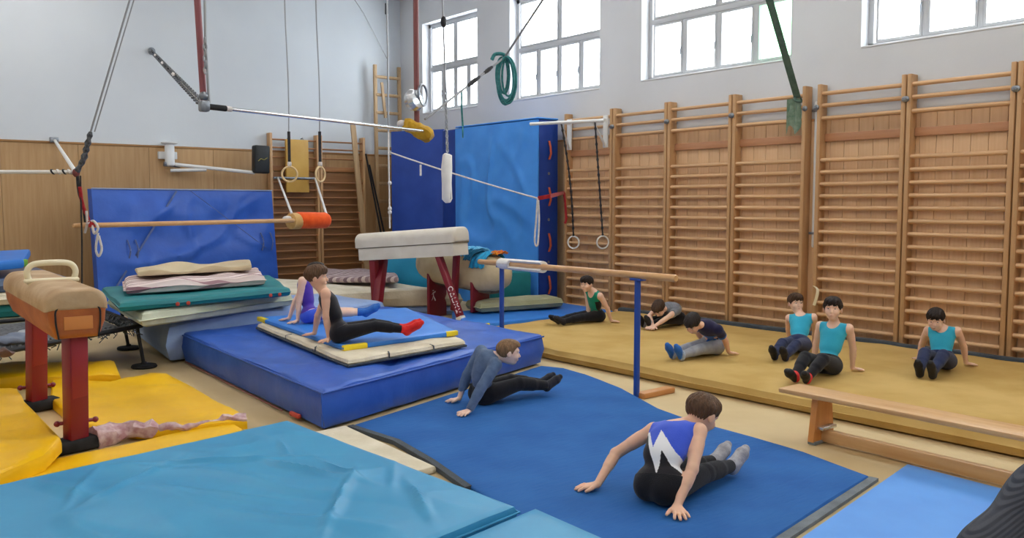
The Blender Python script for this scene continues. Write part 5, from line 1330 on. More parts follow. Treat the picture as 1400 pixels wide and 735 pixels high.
def person(label, Ht, zg, seat, ank, sh, head, wr_, look, skin_c, hair_c, garments, h=0.006, hand_dir=None, elbow=None, knee_up=0.0, shw=None,
           toes=None, twist=0.0, sh_near='auto', hair_kw=None, adult=False, head_dist=None, head_near=None, pelvis_z=None, curve=0.0, group=None, foot_up=0.4, roll=0.0, spread=0.055, heading=None, lean=(-50, 75), tl=0.355, zf=None, wide=1.0, arm=1.0, armw=0.35, htilt=(-40, 60)):
    zf = zg if zf is None else zf
    """seat, ank, sh, head, wr_: where the seat contact, ankles (L,R), shoulder centre, head centre and wrists (L,R) appear;
    every one is put at its real distance by the ground it touches or by the length of the bone it hangs on"""
    s = Ht / 1.25
    arr = lambda v: np.array(v, float)
    g = arr(az(*seat, zg)); P = g + arr((0, 0, pelvis_z or 0.085 * s))
    def pxe(p, px):
        q = p - _C; k = q @ _f
        return np.hypot(700 + FPX * (q @ _r) / k - px[0], 367.5 - FPX * (q @ _u) / k - px[1])
    aa_ = np.linspace(0, 2 * math.pi, 121)[:-1]; cs_ = np.stack([np.cos(aa_), np.sin(aa_), 0 * aa_], 1)
    def reach(c, L, px, z, lo_):
        # the point at height z within reach of c that shows nearest to the wanted picture position
        R0 = math.sqrt(max(L * L - (c[2] - z) ** 2, 0.0025))
        cand = (cs_[None] * (R0 * np.linspace(lo_, 1.0, 8))[:, None, None]).reshape(-1, 3) + arr((c[0], c[1], z))
        e = pxe(cand, px); k = int(e.argmin()); return cand[k], float(e[k])
    LT, LS = 0.30 * s, 0.285 * s
    LA, LFo = 0.21 * s * arm, 0.19 * s * arm
    if heading is None:
        Am, eA = reach(P, (LT + LS), np.mean([a[:2] for a in ank], 0), zg + ank[0][2], 0.93)
    else:
        hd_ = math.radians(heading); fd_ = _r * math.cos(hd_) + _fh * math.sin(hd_)
        Am = P + fd_ * (LT + LS) * 0.985; Am[2] = zg + ank[0][2]; eA = float(pxe(Am, np.mean([a[:2] for a in ank], 0)))
    fw = nz(Am - P); fw[2] = 0; fw = nz(fw); lf = np.cross((0, 0, 1), fw); up = arr((0, 0, 1))
    REPORT.append((label[:28], 'HEADING %d' % math.degrees(math.atan2(fw @ _fh, fw @ _r)), 'ankle err', round(eA, 1)))
    A = [Am + lf * q * spread * s for q in (1, -1)]
    TL = tl * s; hwid = (shw or 0.128) * s
    best = None
    for a_ in np.radians(np.arange(lean[0], lean[1] + 1, 3)):
        for b_ in np.radians((-16, -12, -8, -4, 0, 4, 8, 12, 16)):
            d_ = nz(up * math.cos(a_) * math.cos(b_) + fw * math.sin(a_) * math.cos(b_) + lf * math.sin(b_))
            Sc = P + d_ * TL; e0 = float(pxe(Sc, sh)); cost = e0 ** 2 + 0.02 * math.degrees(b_) ** 2
            if best is not None and cost > best[0]: continue
            sl_ = rot_axis(lf, up, twist); sl_ = nz(sl_ - d_ * (sl_ @ d_)); Ws = []; es = []
            for i, q in ((0, 1), (1, -1)):
                w = wr_[i]; p_, er = reach(Sc + sl_ * q * hwid, (LA + LFo) * 0.995, w[:2], zg + (w[2] if len(w) > 2 else 0.028 * s), 0.25); Ws.append(p_); es.append(er)
            cost += armw * sum(x_ * x_ for x_ in es)
            if best is None or cost < best[0]: best = (cost, Sc, Ws, es, math.degrees(a_), math.degrees(b_), e0)
    _, Sc, W, eW, la_, lb_, e0 = best
    REPORT.append((label[:28], 'lean %d side %d' % (la_, lb_), 'sh err %.1f' % e0, 'wrist err', [round(x_, 1) for x_ in eW]))
    spine = nz(Sc - P)
    sl = rot_axis(lf, up, twist); sl = nz(sl - spine * (sl @ spine))
    sl = rot_axis(sl, fw, roll)
    tf = np.cross(sl, spine); tf = nz(tf)                       # chest direction
    M = (P + Sc) / 2 - tf * curve * s
    HD = (head_dist or 0.172) * s
    best = None
    for a_ in np.radians(np.arange(htilt[0], htilt[1] + 1, 5)):
        for b_ in np.radians(np.arange(-30, 31, 5)):
            d_ = nz(spine * math.cos(a_) * math.cos(b_) + tf * math.sin(a_) * math.cos(b_) + sl * math.sin(b_)); p_ = Sc + d_ * HD
            cost = float(pxe(p_, head)) ** 2 + 0.01 * math.degrees(b_) ** 2 + 0.004 * math.degrees(a_ - 0.25) ** 2
            if best is None or cost < best[0]: best = (cost, p_, float(pxe(p_, head)))
    Hc = best[1]; REPORT.append((label[:28], 'head err %.1f' % best[2]))
    hw = (shw or 0.128) * s; hp = 0.07 * s
    SH = [Sc + sl * hw, Sc - sl * hw]; HP = [P + lf * hp, P - lf * hp]
    torso = []
    sp_lo = nz(M - P); sp_hi = nz(Sc - M)
    lat = lf
    fr_lo = nz(np.cross(lat, sp_lo)); R_lo = [fr_lo, nz(np.cross(sp_lo, fr_lo)), sp_lo]
    fr_hi = nz(np.cross(sl, sp_hi)); R_hi = [fr_hi, nz(np.cross(sp_hi, fr_hi)), sp_hi]
    if fr_lo @ fw < -0.3: fr_lo = -fr_lo
    kt = 0.03 * s
    torso += [ell(P + sp_lo * 0.02 * s, R_lo, (0.078 * s, 0.108 * s * wide, 0.088 * s), kt),
              ell(P - fw * 0.028 * s + lf * 0.048 * s - up * 0.012 * s, np.eye(3), (0.07 * s, 0.066 * s, 0.068 * s), kt), ell(P - fw * 0.028 * s - lf * 0.048 * s - up * 0.012 * s, np.eye(3), (0.07 * s, 0.066 * s, 0.068 * s), kt),
              ell(M, R_hi, (0.07 * s, 0.094 * s * wide, 0.105 * s), kt),
              ell(M * 0.42 + Sc * 0.58, R_hi, (0.076 * s, 0.108 * s * wide, 0.115 * s), kt),
              cone(SH[0] - sl * 0.012 * s - sp_hi * 0.012 * s, SH[1] + sl * 0.012 * s - sp_hi * 0.012 * s, 0.043 * s, 0.043 * s, kt),
              cone(Sc - sp_hi * 0.01 * s, Sc + nz(Hc - Sc) * 0.06 * s, 0.056 * s, 0.036 * s, 0.025 * s)]
    if adult:
        for i in (0, 1): torso += [cone(SH[i] + spine * 0.01 * s, Sc + spine * 0.05 * s, 0.05 * s, 0.062 * s, 0.05 * s), cone(SH[i] - spine * 0.05 * s, M, 0.075 * s, 0.1 * s, 0.05 * s)]
    # head
    yaw, pit, rol = look
    hf = rot_axis(fw, up, yaw); hl = np.cross(up, hf); hf = rot_axis(hf, hl, pit) ; 
    hu_ = np.cross(hf, hl); hl = rot_axis(hl, hf, rol); hu_ = np.cross(hf, hl)
    s_b = s; s = s * (0.98 if not adult else 0.86)
    HR = [hf, hl, hu_]
    def hp_(x, y, z): return Hc + (hf * x + hl * y + hu_ * z) * s
    neck = [cone(Sc + nz(Hc - Sc) * 0.03 * s, hp_(-0.022, 0, -0.05), 0.042 * s, 0.036 * s, 0.018 * s)]
    hd = [ell(hp_(-0.012, 0, 0.022), HR, (0.088 * s, 0.073 * s, 0.079 * s), 0.02 * s), ell(hp_(0.02, 0, -0.035), HR, (0.06 * s, 0.054 * s, 0.064 * s), 0.025 * s),
          ell(hp_(0.045, 0, -0.078), HR, (0.022 * s, 0.024 * s, 0.018 * s), 0.02 * s),
          cone(hp_(0.076, 0, 0.004), hp_(0.091, 0, -0.027), 0.007 * s, 0.0115 * s, 0.008 * s),
          ell(hp_(0.055, 0.034, -0.03), HR, (0.024 * s, 0.022 * s, 0.024 * s), 0.015 * s), ell(hp_(0.055, -0.034, -0.03), HR, (0.024 * s, 0.022 * s, 0.024 * s), 0.015 * s),
          cone(hp_(0.068, 0.036, 0.022), hp_(0.068, -0.036, 0.022), 0.013 * s, 0.013 * s, 0.012 * s),
          ell(hp_(0.073, 0, -0.056), HR, (0.012 * s, 0.021 * s, 0.010 * s), 0.008 * s)]
    for q in (1, -1):
        hd += [ell(hp_(-0.006, 0.074 * q, -0.008), [rot_axis(hf, hu_, 0.35 * q), rot_axis(hl, hu_, 0.35 * q), hu_], (0.019 * s, 0.008 * s, 0.029 * s), 0.005 * s)]
    eyes_sub = [ell(hp_(0.079, 0.029 * q, 0.004), HR, (0.010 * s, 0.014 * s, 0.008 * s), 0.006 * s) for q in (1, -1)]
    hs = s; s = s_b
    # arms
    arms = []; hands = []; wrists = []
    for i in (0, 1):
        pole = (elbow[i] if elbow and elbow[i] is not None else None)
        q = 1 if i == 0 else -1
        if pole is None: pole = -fw * 0.6 + sl * q * 0.5
        else: pole = fw * pole[0] + lf * pole[1] + up * pole[2]
        E_, st = ik(SH[i], W[i], LA, LFo, pole)
        REPORT.append((label[:28], 'arm', i, round(st, 2)))
        arms.append([cone(SH[i], E_, 0.037 * s, 0.029 * s, 0.02 * s), cone(SH[i] * 0.65 + E_ * 0.35, SH[i] * 0.45 + E_ * 0.55, 0.034 * s, 0.032 * s, 0.012 * s),
                     cone(E_, W[i], 0.029 * s, 0.0195 * s, 0.012 * s), cone(E_ * 0.8 + W[i] * 0.2, E_ * 0.6 + W[i] * 0.4, 0.0285 * s, 0.027 * s, 0.01 * s)])
        if hand_dir and hand_dir[i] is not None: hdv = nz(fw * hand_dir[i][0] + lf * hand_dir[i][1] + up * (hand_dir[i][2] if len(hand_dir[i]) > 2 else -0.12))
        else:
            hdv = W[i] - E_; hdv[2] = -0.1 * np.linalg.norm(hdv[:2]); hdv = nz(hdv)
        pn = nz(up - hdv * (up @ hdv)); ps = np.cross(pn, hdv)   # palm normal (back of hand up), side
        # thumb side: inner side towards the body's mid line when pointing away behind
        tq = 1.0 if (ps @ (P - W[i])) > 0 else -1.0
        w0 = W[i]; hh = []
        S4 = [(-0.5, 0.047, 0.055), (-0.17, 0.053, 0.064), (0.17, 0.051, 0.059), (0.5, 0.045, 0.046)]   # index, middle, ring, little
        for (o_, pl_, fl_) in S4:
            side = -tq * o_ * 0.046 * s * -1
            side = tq * (-o_) * 0.046 * s
            kn = w0 + hdv * pl_ * s + ps * side - pn * 0.004 * s
            hh.append(cone(w0 + ps * side * 0.45, kn, 0.0135 * s, 0.0108 * s, 0.008 * s))
            fd = nz(hdv + ps * (side / (0.046 * s)) * 0.55)
            j1 = kn + fd * fl_ * 0.42 * s + pn * 0.004 * s; j2 = j1 + nz(fd - pn * 0.28) * fl_ * 0.32 * s; j3 = j2 + nz(fd - pn * 0.35) * fl_ * 0.26 * s
            zz = zg + 0.0075 * s
            for jn in (kn, j1, j2, j3): jn[2] = max(jn[2], zz)
            rr = 0.0084 * s * (0.9 if abs(o_) > 0.4 and o_ > 0 else 1)
            hh += [cone(kn, j1, rr * 1.08, rr, 0.0035 * s), cone(j1, j2, rr, rr * 0.93, 0.003 * s), cone(j2, j3, rr * 0.93, rr * 0.8, 0.003 * s)]
        tb = w0 + hdv * 0.014 * s + ps * tq * 0.019 * s
        td = nz(hdv * 0.62 + ps * tq * 0.78 - pn * 0.1); t1 = tb + td * 0.028 * s; t2 = t1 + nz(td + hdv * 0.35) * 0.024 * s; t3 = t2 + nz(td + hdv * 0.5) * 0.017 * s
        for jn in (t1, t2, t3): jn[2] = max(jn[2], zg + 0.008 * s)
        hh += [cone(tb, t1, 0.0125 * s, 0.0105 * s, 0.006 * s), cone(t1, t2, 0.0102 * s, 0.0092 * s, 0.003 * s), cone(t2, t3, 0.0092 * s, 0.0075 * s, 0.003 * s)]
        hands.append(hh)
        wrists.append((E_, W[i]))
    # legs
    legs = []; feet = []
    ankles = []
    for i in (0, 1):
        a = A[i]; d = a - HP[i]; L = np.linalg.norm(d); mx = (LT + LS) * 1.04
        if L > mx: REPORT.append((label[:28], 'leg long', i, round(L / (LT + LS), 2))); 
        K, st = ik(HP[i], a, LT, LS, up * 1.0 + fw * 0.05 + lf * (0.15 if i == 0 else -0.15))
        if st > 1.0: REPORT.append((label[:28], 'leg', i, round(st, 2)))
        K = K + up * knee_up
        legs.append([cone(HP[i] + fw * 0.02 * s, K, 0.066 * s, 0.043 * s, 0.025 * s), cone(K, a, 0.043 * s, 0.028 * s, 0.014 * s), cone(K * 0.82 + a * 0.18, K * 0.55 + a * 0.45, 0.041 * s, 0.040 * s, 0.014 * s)])
        dirl = nz(a - K)
        tv = toes[i] if toes else (0.7, 0.0, foot_up)
        fd = nz(fw * tv[0] + lf * tv[1] + up * tv[2])
        heel = a - fd * 0.028 * s + dirl * 0.022 * s; ball_ = a + fd * 0.085 * s + dirl * 0.02 * s; tip = ball_ + fd * 0.042 * s
        for jn in (heel,): jn[2] = max(jn[2], zf + 0.027 * s)
        feet.append([cone(a, heel, 0.03 * s, 0.028 * s, 0.012 * s), cone(heel, ball_, 0.027 * s, 0.029 * s, 0.015 * s), cone(a + fd * 0.01 * s, ball_, 0.029 * s, 0.027 * s, 0.015 * s), cone(ball_, tip, 0.029 * s, 0.019 * s, 0.012 * s)])
        ankles.append((K, a, dirl))
    # ---- meshes
    root = thing('person', label, 'person', Vector(g), group)
    skm = skin(*skin_c)
    allp = torso + neck + hd + sum(arms, []) + sum(legs, []) + sum(feet, []) + sum(hands, [])
    field_mesh('body', allp, h, [skm], root, g, subs=eyes_sub)
    # eyes, brows, mouth
    for q in (1, -1):
        bm = B(); Rm = Matrix((hf, hl, hu_)).transposed()
        ball(bm, Vector(hp_(0.0725, 0.029 * q, 0.0035)) if False else Vector(Hc + (hf * 0.0705 + hl * 0.029 * q + hu_ * 0.0035) * hs), 0.0098 * hs, (0.75, 1.15, 0.48), 12, 8, Rm)
        e_ = finish('eye', bm, m_eye_w, root)
        bm = B(); ball(bm, Vector(Hc + (hf * 0.0765 + hl * 0.029 * q + hu_ * 0.0035) * hs), 0.0056 * hs, (0.5, 1, 0.82), 10, 8, Rm); finish('iris', bm, m_eye_d, e_)
        bm = B(); pts = [Vector(Hc + (hf * (0.083 - 0.012 * abs(k - 0.35)) + hl * q * (0.016 + 0.027 * k) + hu_ * (0.026 + 0.004 * math.sin(k * 3))) * hs) for k in (0, 0.33, 0.66, 1)]
        tube(bm, pts, 0.0032 * hs, 6); finish('eyebrow', bm, hair_mat(hair_c), root)
    bm = B(); pts = [Vector(Hc + (hf * (0.0835 - 0.018 * (k * 2 - 1) ** 2) + hl * (k * 2 - 1) * 0.02 + hu_ * -0.0575) * hs) for k in (0, .25, .5, .75, 1)]
    tube(bm, pts, [0.0015 * hs, 0.0034 * hs, 0.004 * hs, 0.0034 * hs, 0.0015 * hs], 8); finish('mouth', bm, paint('lips', S(206, 138, 124), 0.5), root)
    # hair
    kw = dict(front=0.032, back=-0.06, t=0.012, n=0.0035, long=0.0); kw.update(hair_kw or {})
    def hair_clip(X, Y, Z):
        x = ((X - Hc[0]) * hf[0] + (Y - Hc[1]) * hf[1] + (Z - Hc[2]) * hf[2]) / hs
        y = ((X - Hc[0]) * hl[0] + (Y - Hc[1]) * hl[1] + (Z - Hc[2]) * hl[2]) / hs
        z = ((X - Hc[0]) * hu_[0] + (Y - Hc[1]) * hu_[1] + (Z - Hc[2]) * hu_[2]) / hs
        tt_ = np.clip((x + 0.01) / 0.07, 0, 1); tt_ = tt_ * tt_ * (3 - 2 * tt_)
        zc = kw['back'] * (1 - tt_) + kw['front'] * tt_
        ear = np.exp(-((x + 0.004) / 0.022) ** 2) * np.clip((np.abs(y) - 0.045) / 0.02, 0, 1) * 0.055
        zig = 0.005 * np.sin(y * 170 + 1.3) + 0.004 * np.sin(y * 310) + 0.003 * np.sin(x * 240)
        return (zc + ear + zig - z) * 0.6 * hs
    def hair_noise(X, Y, Z):
        a = (X * 1.3 + Y * 0.7 + Z * 2.1) / hs; b = (X * -0.8 + Y * 1.6 + Z * 0.9) / hs
        dx, dy, dz_ = X - Hc[0], Y - Hc[1], Z - Hc[2]
        x = (dx * hf[0] + dy * hf[1] + dz_ * hf[2]) / hs + 0.035; y = (dx * hl[0] + dy * hl[1] + dz_ * hl[2]) / hs; z = (dx * hu_[0] + dy * hu_[1] + dz_ * hu_[2]) / hs
        th = np.arctan2(y, x); r_ = np.sqrt(x * x + y * y)
        return kw['n'] * hs * (0.5 * np.sin(th * 17 + 3 * np.sin(z * 38) + r_ * 30) + 0.35 * np.sin(th * 31 - z * 60) + 0.3 * np.sin(z * 70 + th * 3)) * np.clip(r_ / 0.03, 0, 1) + kw['t'] * hs * 0.85 * np.clip((0.035 - z) / 0.075, 0, 1)
    hprims = [ell(hp0, HR, r_, 0.02 * hs) for hp0, r_ in ((Hc + (hf * -0.014 + hu_ * 0.024) * hs, np.array((0.092, 0.076, 0.083)) * hs),)]
    hprims += [ell(Hc + (hf * 0.035 + hu_ * 0.068) * hs, HR, np.array((0.05, 0.055, 0.03)) * hs, 0.03 * hs)]
    if kw['long']:
        hprims += [cone(Hc + (hf * -0.05 + hu_ * 0.0) * hs, Hc + (hf * -0.075 - hu_ * kw['long']) * hs, 0.075 * hs, 0.06 * hs, 0.04 * hs)]
        hprims += [cone(Hc + (hf * -0.01 + hl * q * 0.06) * hs, Hc + (hf * 0.0 + hl * q * 0.085 - hu_ * kw['long']) * hs, 0.035 * hs, 0.03 * hs, 0.03 * hs) for q in (1, -1)]
    field_mesh('hair', hprims, h * 0.85, [hair_mat(hair_c)], root, g, inf=kw['t'] * hs * 0.6, clip=[hair_clip] if not kw['long'] else [lambda X, Y, Z: np.minimum(halfspace(Hc + hf * 0.03 * hs, hf)(X, Y, Z), halfspace(Hc + hu_ * 0.045 * hs, -hu_)(X, Y, Z))], noisef=hair_noise)
    # garments
    ctx = dict(P=P, M=M, Sc=Sc, SH=SH, HP=HP, fw=fw, lf=lf, up=up, tf=tf, sl=sl, spine=spine, Hc=Hc, ankles=ankles, wrists=wrists, s=s)
    for gm in garments:
        kind = gm[0]; m = gm[1]; o_ = gm[2] if len(gm) > 2 else {}
        t_ = 0.005 * s
        if kind in ('leotard', 'tank', 'shirt', 'tee'):
            pr = list(torso); sb = []; cl = []
            if kind in ('leotard', 'tank'):
                for i in (0, 1):
                    q = 1 if i == 0 else -1
                    sb += [ell(SH[i] + sl * q * 0.022 * s - sp_hi * 0.018 * s, R_hi, (0.085 * s, 0.037 * s, 0.062 * s), 0.006 * s)]
                sb += [ell(Sc + tf * 0.052 * s + sp_hi * 0.028 * s, R_hi, (0.07 * s, 0.056 * s, o_.get('scoop', 0.075) * s), 0.006 * s), ell(Sc - tf * 0.05 * s + sp_hi * 0.05 * s, R_hi, (0.06 * s, 0.05 * s, 0.055 * s), 0.006 * s)]
                cl += [halfspace(Sc + sp_hi * 0.034 * s, sp_hi)]
                tt = t_ * 0.9
            else:
                tt = t_ * o_.get('t', 2.3)
                nd_ = nz(nz(Hc - Sc) * 0.35 + sp_hi * 0.65); cl += [halfspace(Sc + nd_ * (0.125 if adult else 0.068) * s, nd_)]
                for i in (0, 1):
                    if kind == 'shirt': pr += arms[i]
                    else: pr += [arms[i][0], arms[i][1]]
                    ew = wrists[i]; d = nz(ew[1] - ew[0])
            if o_.get('waist', True): cl += [halfspace(P + sp_lo * (0.0 if kind == 'tank' else 0.015 if kind in ('tee', 'shirt') else -0.06) * s, -sp_lo)]
            if kind == 'shirt':
                def cuffs(X, Y, Z, W=wrists):
                    out = np.full(X.shape, -1.0, np.float32)
                    for (E_, w_) in W:
                        d = nz(w_ - E_); p = w_ - d * 0.004
                        hs_ = (X - p[0]) * d[0] + (Y - p[1]) * d[1] + (Z - p[2]) * d[2]
                        near = np.sqrt((X - w_[0]) ** 2 + (Y - w_[1]) ** 2 + (Z - w_[2]) ** 2) < 0.07 * s
                        out = np.where(near, np.maximum(out, hs_), out)
                    return out
                cl += [cuffs]
            if kind == 'tee':
                def cuffs2(X, Y, Z, W=wrists):
                    out = np.full(X.shape, -1.0, np.float32)
                    for i_, (E_, w_) in enumerate(W):
                        d = nz(E_ - SH[i_]); p = SH[i_] + d * 0.125 * s
                        hs_ = (X - p[0]) * d[0] + (Y - p[1]) * d[1] + (Z - p[2]) * d[2]
                        near = np.sqrt((X - E_[0]) ** 2 + (Y - E_[1]) ** 2 + (Z - E_[2]) ** 2) < 0.12 * s
                        out = np.where(near, np.maximum(out, hs_), out)
                    return out
                cl += [cuffs2]
            pf = None
            if 'paint' in o_:
                pf = (lambda C_: o_['paint'](((C_ - Sc) @ sl) / s, ((C_ - P) @ spine) / (TL), ((C_ - M) @ tf) / s))
            field_mesh({'tank': 'tank_top', 'tee': 't_shirt', 'shirt': 'jumper', 'leotard': 'leotard'}[kind], pr, h, m if isinstance(m, list) else [m], root, g, inf=tt, clip=cl, subs=sb, paintf=pf)
        if kind in ('trousers', 'shorts'):
            pr = torso[:4]; pst = (sum(legs, []) if o_.get('len', 0.985) > 0.5 else [cone(HP[i] + fw * 0.02 * s, HP[i] + (ankles[i][0] - HP[i]) * 2 * o_['len'], 0.066 * s, 0.06 * s, 0.025 * s) for i in (0, 1)])
            cl = [halfspace(P + sp_lo * o_.get('rise', 0.085) * s, sp_lo)]
            cutf = o_.get('len', 0.985)
            def hems(X, Y, Z, AK=ankles):
                out = np.full(X.shape, -1.0, np.float32)
                for i_, (K_, a_, d_) in enumerate(AK):
                    if cutf > 0.5: p = K_ + (a_ - K_) * (cutf * 2 - 1); d = d_
                    else: p = HP[i_] + (K_ - HP[i_]) * cutf * 2; d = nz(K_ - HP[i_])
                    near = ((X - p[0]) ** 2 + (Y - p[1]) ** 2 + (Z - p[2]) ** 2) < (0.085 * s) ** 2
                    out = np.where(near, np.maximum(out, (X - p[0]) * d[0] + (Y - p[1]) * d[1] + (Z - p[2]) * d[2]), out)
                return out
            cl2 = [hems] if cutf > 0.5 else []
            field_mesh(kind, pr, h, [m], root, g, inf=t_ * o_.get('loose', 1.5), clip=cl, post=pst, clip2=cl2)
        if kind == 'socks':
            for i in (0, 1):
                K_, a_, d_ = ankles[i]; pr = feet[i] + [legs[i][1]]
                field_mesh('sock', pr, h, [m[i] if isinstance(m, list) else m], root, g, inf=t_ * o_.get('t', 0.9), clip=[halfspace(a_ - d_ * o_.get('high', 0.05) * s, -d_)])
        if kind == 'soles':
            for i in (0, 1):
                K_, a_, d_ = ankles[i]
                field_mesh('sole', feet[i], h, [m], root, g, inf=t_ * 1.3, clip=[halfspace(a_ + d_ * 0.034 * s, -d_)])
    REPORT.append((label[:28], 'sh', sh, pixel_of(Sc), 'L/R', pixel_of(SH[0]), pixel_of(SH[1]), 'head', head, pixel_of(Hc)))
    return root
HM = {}
def hair_mat(k):
    if k not in HM:
        c = {'brown': S(104, 76, 54), 'dark': S(44, 34, 30), 'light': S(146, 112, 80), 'mid': S(78, 56, 42), 'black': S(28, 24, 26)}[k]
        HM[k] = material('hair_' + k, c, 0.6, tuple(x * 0.6 for x in c[:3]) + (1,), 60, stretch=(1, 1, 0.3), bump=0.5, bscale=120, bstretch=(1, 1, 0.25), spec=0.3)
    return HM[k]

fair = ('fair', S(240, 200, 178)); warm = ('warm', S(234, 188, 160)); pale = ('pale', S(244, 208, 188))
m_blk = cloth('black_jersey', S(30, 30, 36), S(24, 24, 30), scale=10)
m_lblk = cloth('black_leotard', S(32, 30, 36), S(26, 24, 30), 0.6, 0.1)
m_nvy = cloth('navy_track_cloth', S(44, 54, 88), S(36, 44, 76), scale=8)
m_aqua = cloth('aqua_jersey', S(60, 178, 210), S(52, 166, 200), 0.75, 0.15)
m_purple = cloth('purple_jersey', S(82, 56, 170), S(72, 48, 156), 0.6, 0.1)
m_green = cloth('green_jersey', S(28, 150, 124), S(24, 138, 112), 0.7, 0.1)
m_sweat = cloth('blue_grey_knit', S(96, 116, 148), S(82, 102, 134), scale=20)
m_greyk = cloth('grey_knit', S(132, 136, 144), S(112, 116, 126), scale=30)
m_navyt = cloth('dark_navy_cloth', S(46, 44, 76), S(38, 36, 66), scale=10)
m_gpant = cloth('light_grey_jersey', S(164, 168, 178), S(146, 150, 162), scale=14)
m_royl = cloth('royal_blue_jersey', S(62, 92, 214), S(54, 84, 204), 0.6, 0.1)
m_whj = cloth('white_jersey', S(232, 234, 240), None, 0.6, 0.1)
m_gsock = cloth('grey_sock', S(176, 176, 182), S(150, 150, 158), scale=30)
m_bsock = cloth('blue_sock', S(52, 112, 196), S(44, 98, 180), scale=20)
m_rsock = cloth('red_sock', S(224, 48, 44), S(206, 38, 36), scale=20)
m_ksock = cloth('charcoal_sock', S(46, 46, 54), S(38, 38, 44), scale=20)
m_wsock = cloth('white_sock', S(214, 216, 222), S(120, 150, 190), scale=26)
m_shoe = material('black_slipper', S(34, 34, 38), 0.6, S(26, 26, 30), 10)
m_char = cloth('charcoal_cloth', S(52, 52, 58), S(42, 42, 48), scale=14)
ZY, ZR = 0.15, 0.034

def zig(u, v, w):
    """blue yoke, white lightning band, black lower part (u to the left of the boy, v from pelvis to shoulders)"""
    x = -u / 0.11          # picture-left is the boy's left: +1 at his right side
    line_hi = 0.60 + np.where(x < -0.35, (-(x + 0.35)) * 0.38, np.where(x < -0.05, -(0.05 - x - 0.3) * -0.0 + (x + 0.35) * 0.75, np.where(x < 0.9, 0.225 - (x + 0.05) * 0.55, -0.30))) - 0.18 * (x > 9)
    up_edge = np.interp(x, [-1.2, -0.9, -0.25, -0.2, 0.75, 1.3], [0.86, 0.80, 0.42, 0.78, 0.40, 0.30])
    lo_edge = np.interp(x, [-1.2, -0.95, 0.12, 0.16, 0.2, 0.62, 1.3], [0.80, 0.74, 0.02, 0.02, 0.38, 0.20, 0.10])
    out = np.zeros(len(u), int) + 2
    out[v > lo_edge] = 1
    out[v > up_edge] = 0
    return out
person('boy in a blue, white and black lightning leotard, seen from behind on the runner', 1.40, ZR, (902, 685), [(984, 612, .07), (998, 624, .07)], (922, 590), (962, 564),
       [(818, 662), (925, 698)], (-0.15, 0.55, 0.0), warm, 'brown', [('leotard', [m_royl, m_whj, m_lblk], dict(paint=zig)), ('trousers', m_blk, dict(loose=1.0, len=0.97, rise=0.03)), ('socks', m_gsock, dict(high=0.06))],
       h=0.0045, hand_dir=[(-0.75, 0.75), (-0.65, -0.75)], elbow=[(-0.2, 0.6, -0.3), (-0.3, -0.6, -0.2)], hair_kw=dict(t=0.014, back=-0.05), curve=0.04, wide=1.14, tl=0.32, lean=(15, 50), arm=1.1)
person('boy in a blue grey jumper propped on his hands beside the crash mat', 1.25, ZR, (661, 550), [(722, 526, .09), (728, 532, .09)], (667, 499), (693, 491),
       [(613, 544), (641, 560)], (-0.35, 0.1, 0.0), pale, 'light', [('shirt', m_sweat), ('trousers', m_blk, dict(loose=2.4, len=0.98)), ('socks', m_ksock)],
       h=0.005, hand_dir=[(-0.9, 0.4), (-0.8, -0.3)], elbow=[(-0.5, 0.4, 0.1), (-0.5, -0.4, 0.1)], curve=0.03, heading=30, tl=0.31, lean=(0, 34), armw=0.15, arm=1.08, hair_kw=dict(t=0.004, n=0.002, front=0.055))
person('boy in a black leotard with red socks leaning back on the sky blue mat', 1.25, KTOP, (466, 467), [(540, 440, .09), (546, 444, .09)], (446, 405), (431, 374),
       [(430, 452), (450, 461)], (-0.25, -0.05, 0.0), warm, 'brown', [('leotard', m_lblk, dict(waist=False)), ('trousers', m_blk, dict(loose=0.8, len=0.98, rise=0.03)), ('socks', m_rsock, dict(high=0.06))],
       h=0.005, hand_dir=[(-0.9, 0.4), (-0.85, -0.5)], elbow=[(-0.7, 0.1, 0.1), (-0.7, -0.1, 0.1)], heading=16, hair_kw=dict(t=0.02, back=-0.055))
person('boy in a purple leotard with blue socks, half hidden behind the boy in black', 1.2, KTOP, (424, 441), [(498, 424, .1), (504, 428, .1)], (424, 394), (440, 372),
       [(389, 437), (396, 439)], (-0.3, -0.05, 0.0), fair, 'dark', [('leotard', m_purple, dict(waist=False)), ('shorts', m_royl, dict(len=0.16, loose=1.0, rise=0.02)), ('socks', m_bsock, dict(high=0.09))],
       h=0.006, hand_dir=[(-0.9, 0.3), (-0.9, -0.3)], elbow=[(-0.7, 0.1, 0.1), (-0.7, -0.1, 0.1)])
person('boy in a green and black tank top sitting at the far end', 1.2, ZY, (815, 439), [(766, 438, .05), (768, 444, .05)], (811, 401), (802, 388),
       [(836, 431), (806, 432)], (0.3, 0.1, 0.0), fair, 'dark', [('tank', [m_green, m_lblk], dict(paint=lambda u, v, w: ((np.abs(u) > 0.075) & (v < 0.75)).astype(int))), ('trousers', m_blk, dict(loose=1.6)), ('socks', m_ksock)],
       h=0.006, hand_dir=[(-0.9, 0.5), (-0.9, -0.4)])
person('boy in a grey jumper folded forward over his legs, nearest the wall bars', 1.2, ZY, (924, 443), [(882, 446, .06), (886, 452, .06)], (913, 421), (901, 421),
       [(893, 452, .04), (893, 446, .04)], (0.1, 0.95, 0.0), fair, 'mid', [('shirt', m_greyk), ('trousers', m_blk, dict(loose=1.8)), ('socks', m_gsock), ('soles', m_shoe)],
       h=0.006, hand_dir=[(0.9, 0.3), (0.9, -0.2)], elbow=[(0, 1, 0.5), (0, -1, 0.5)], curve=0.07, head_near=True, foot_up=0.9)
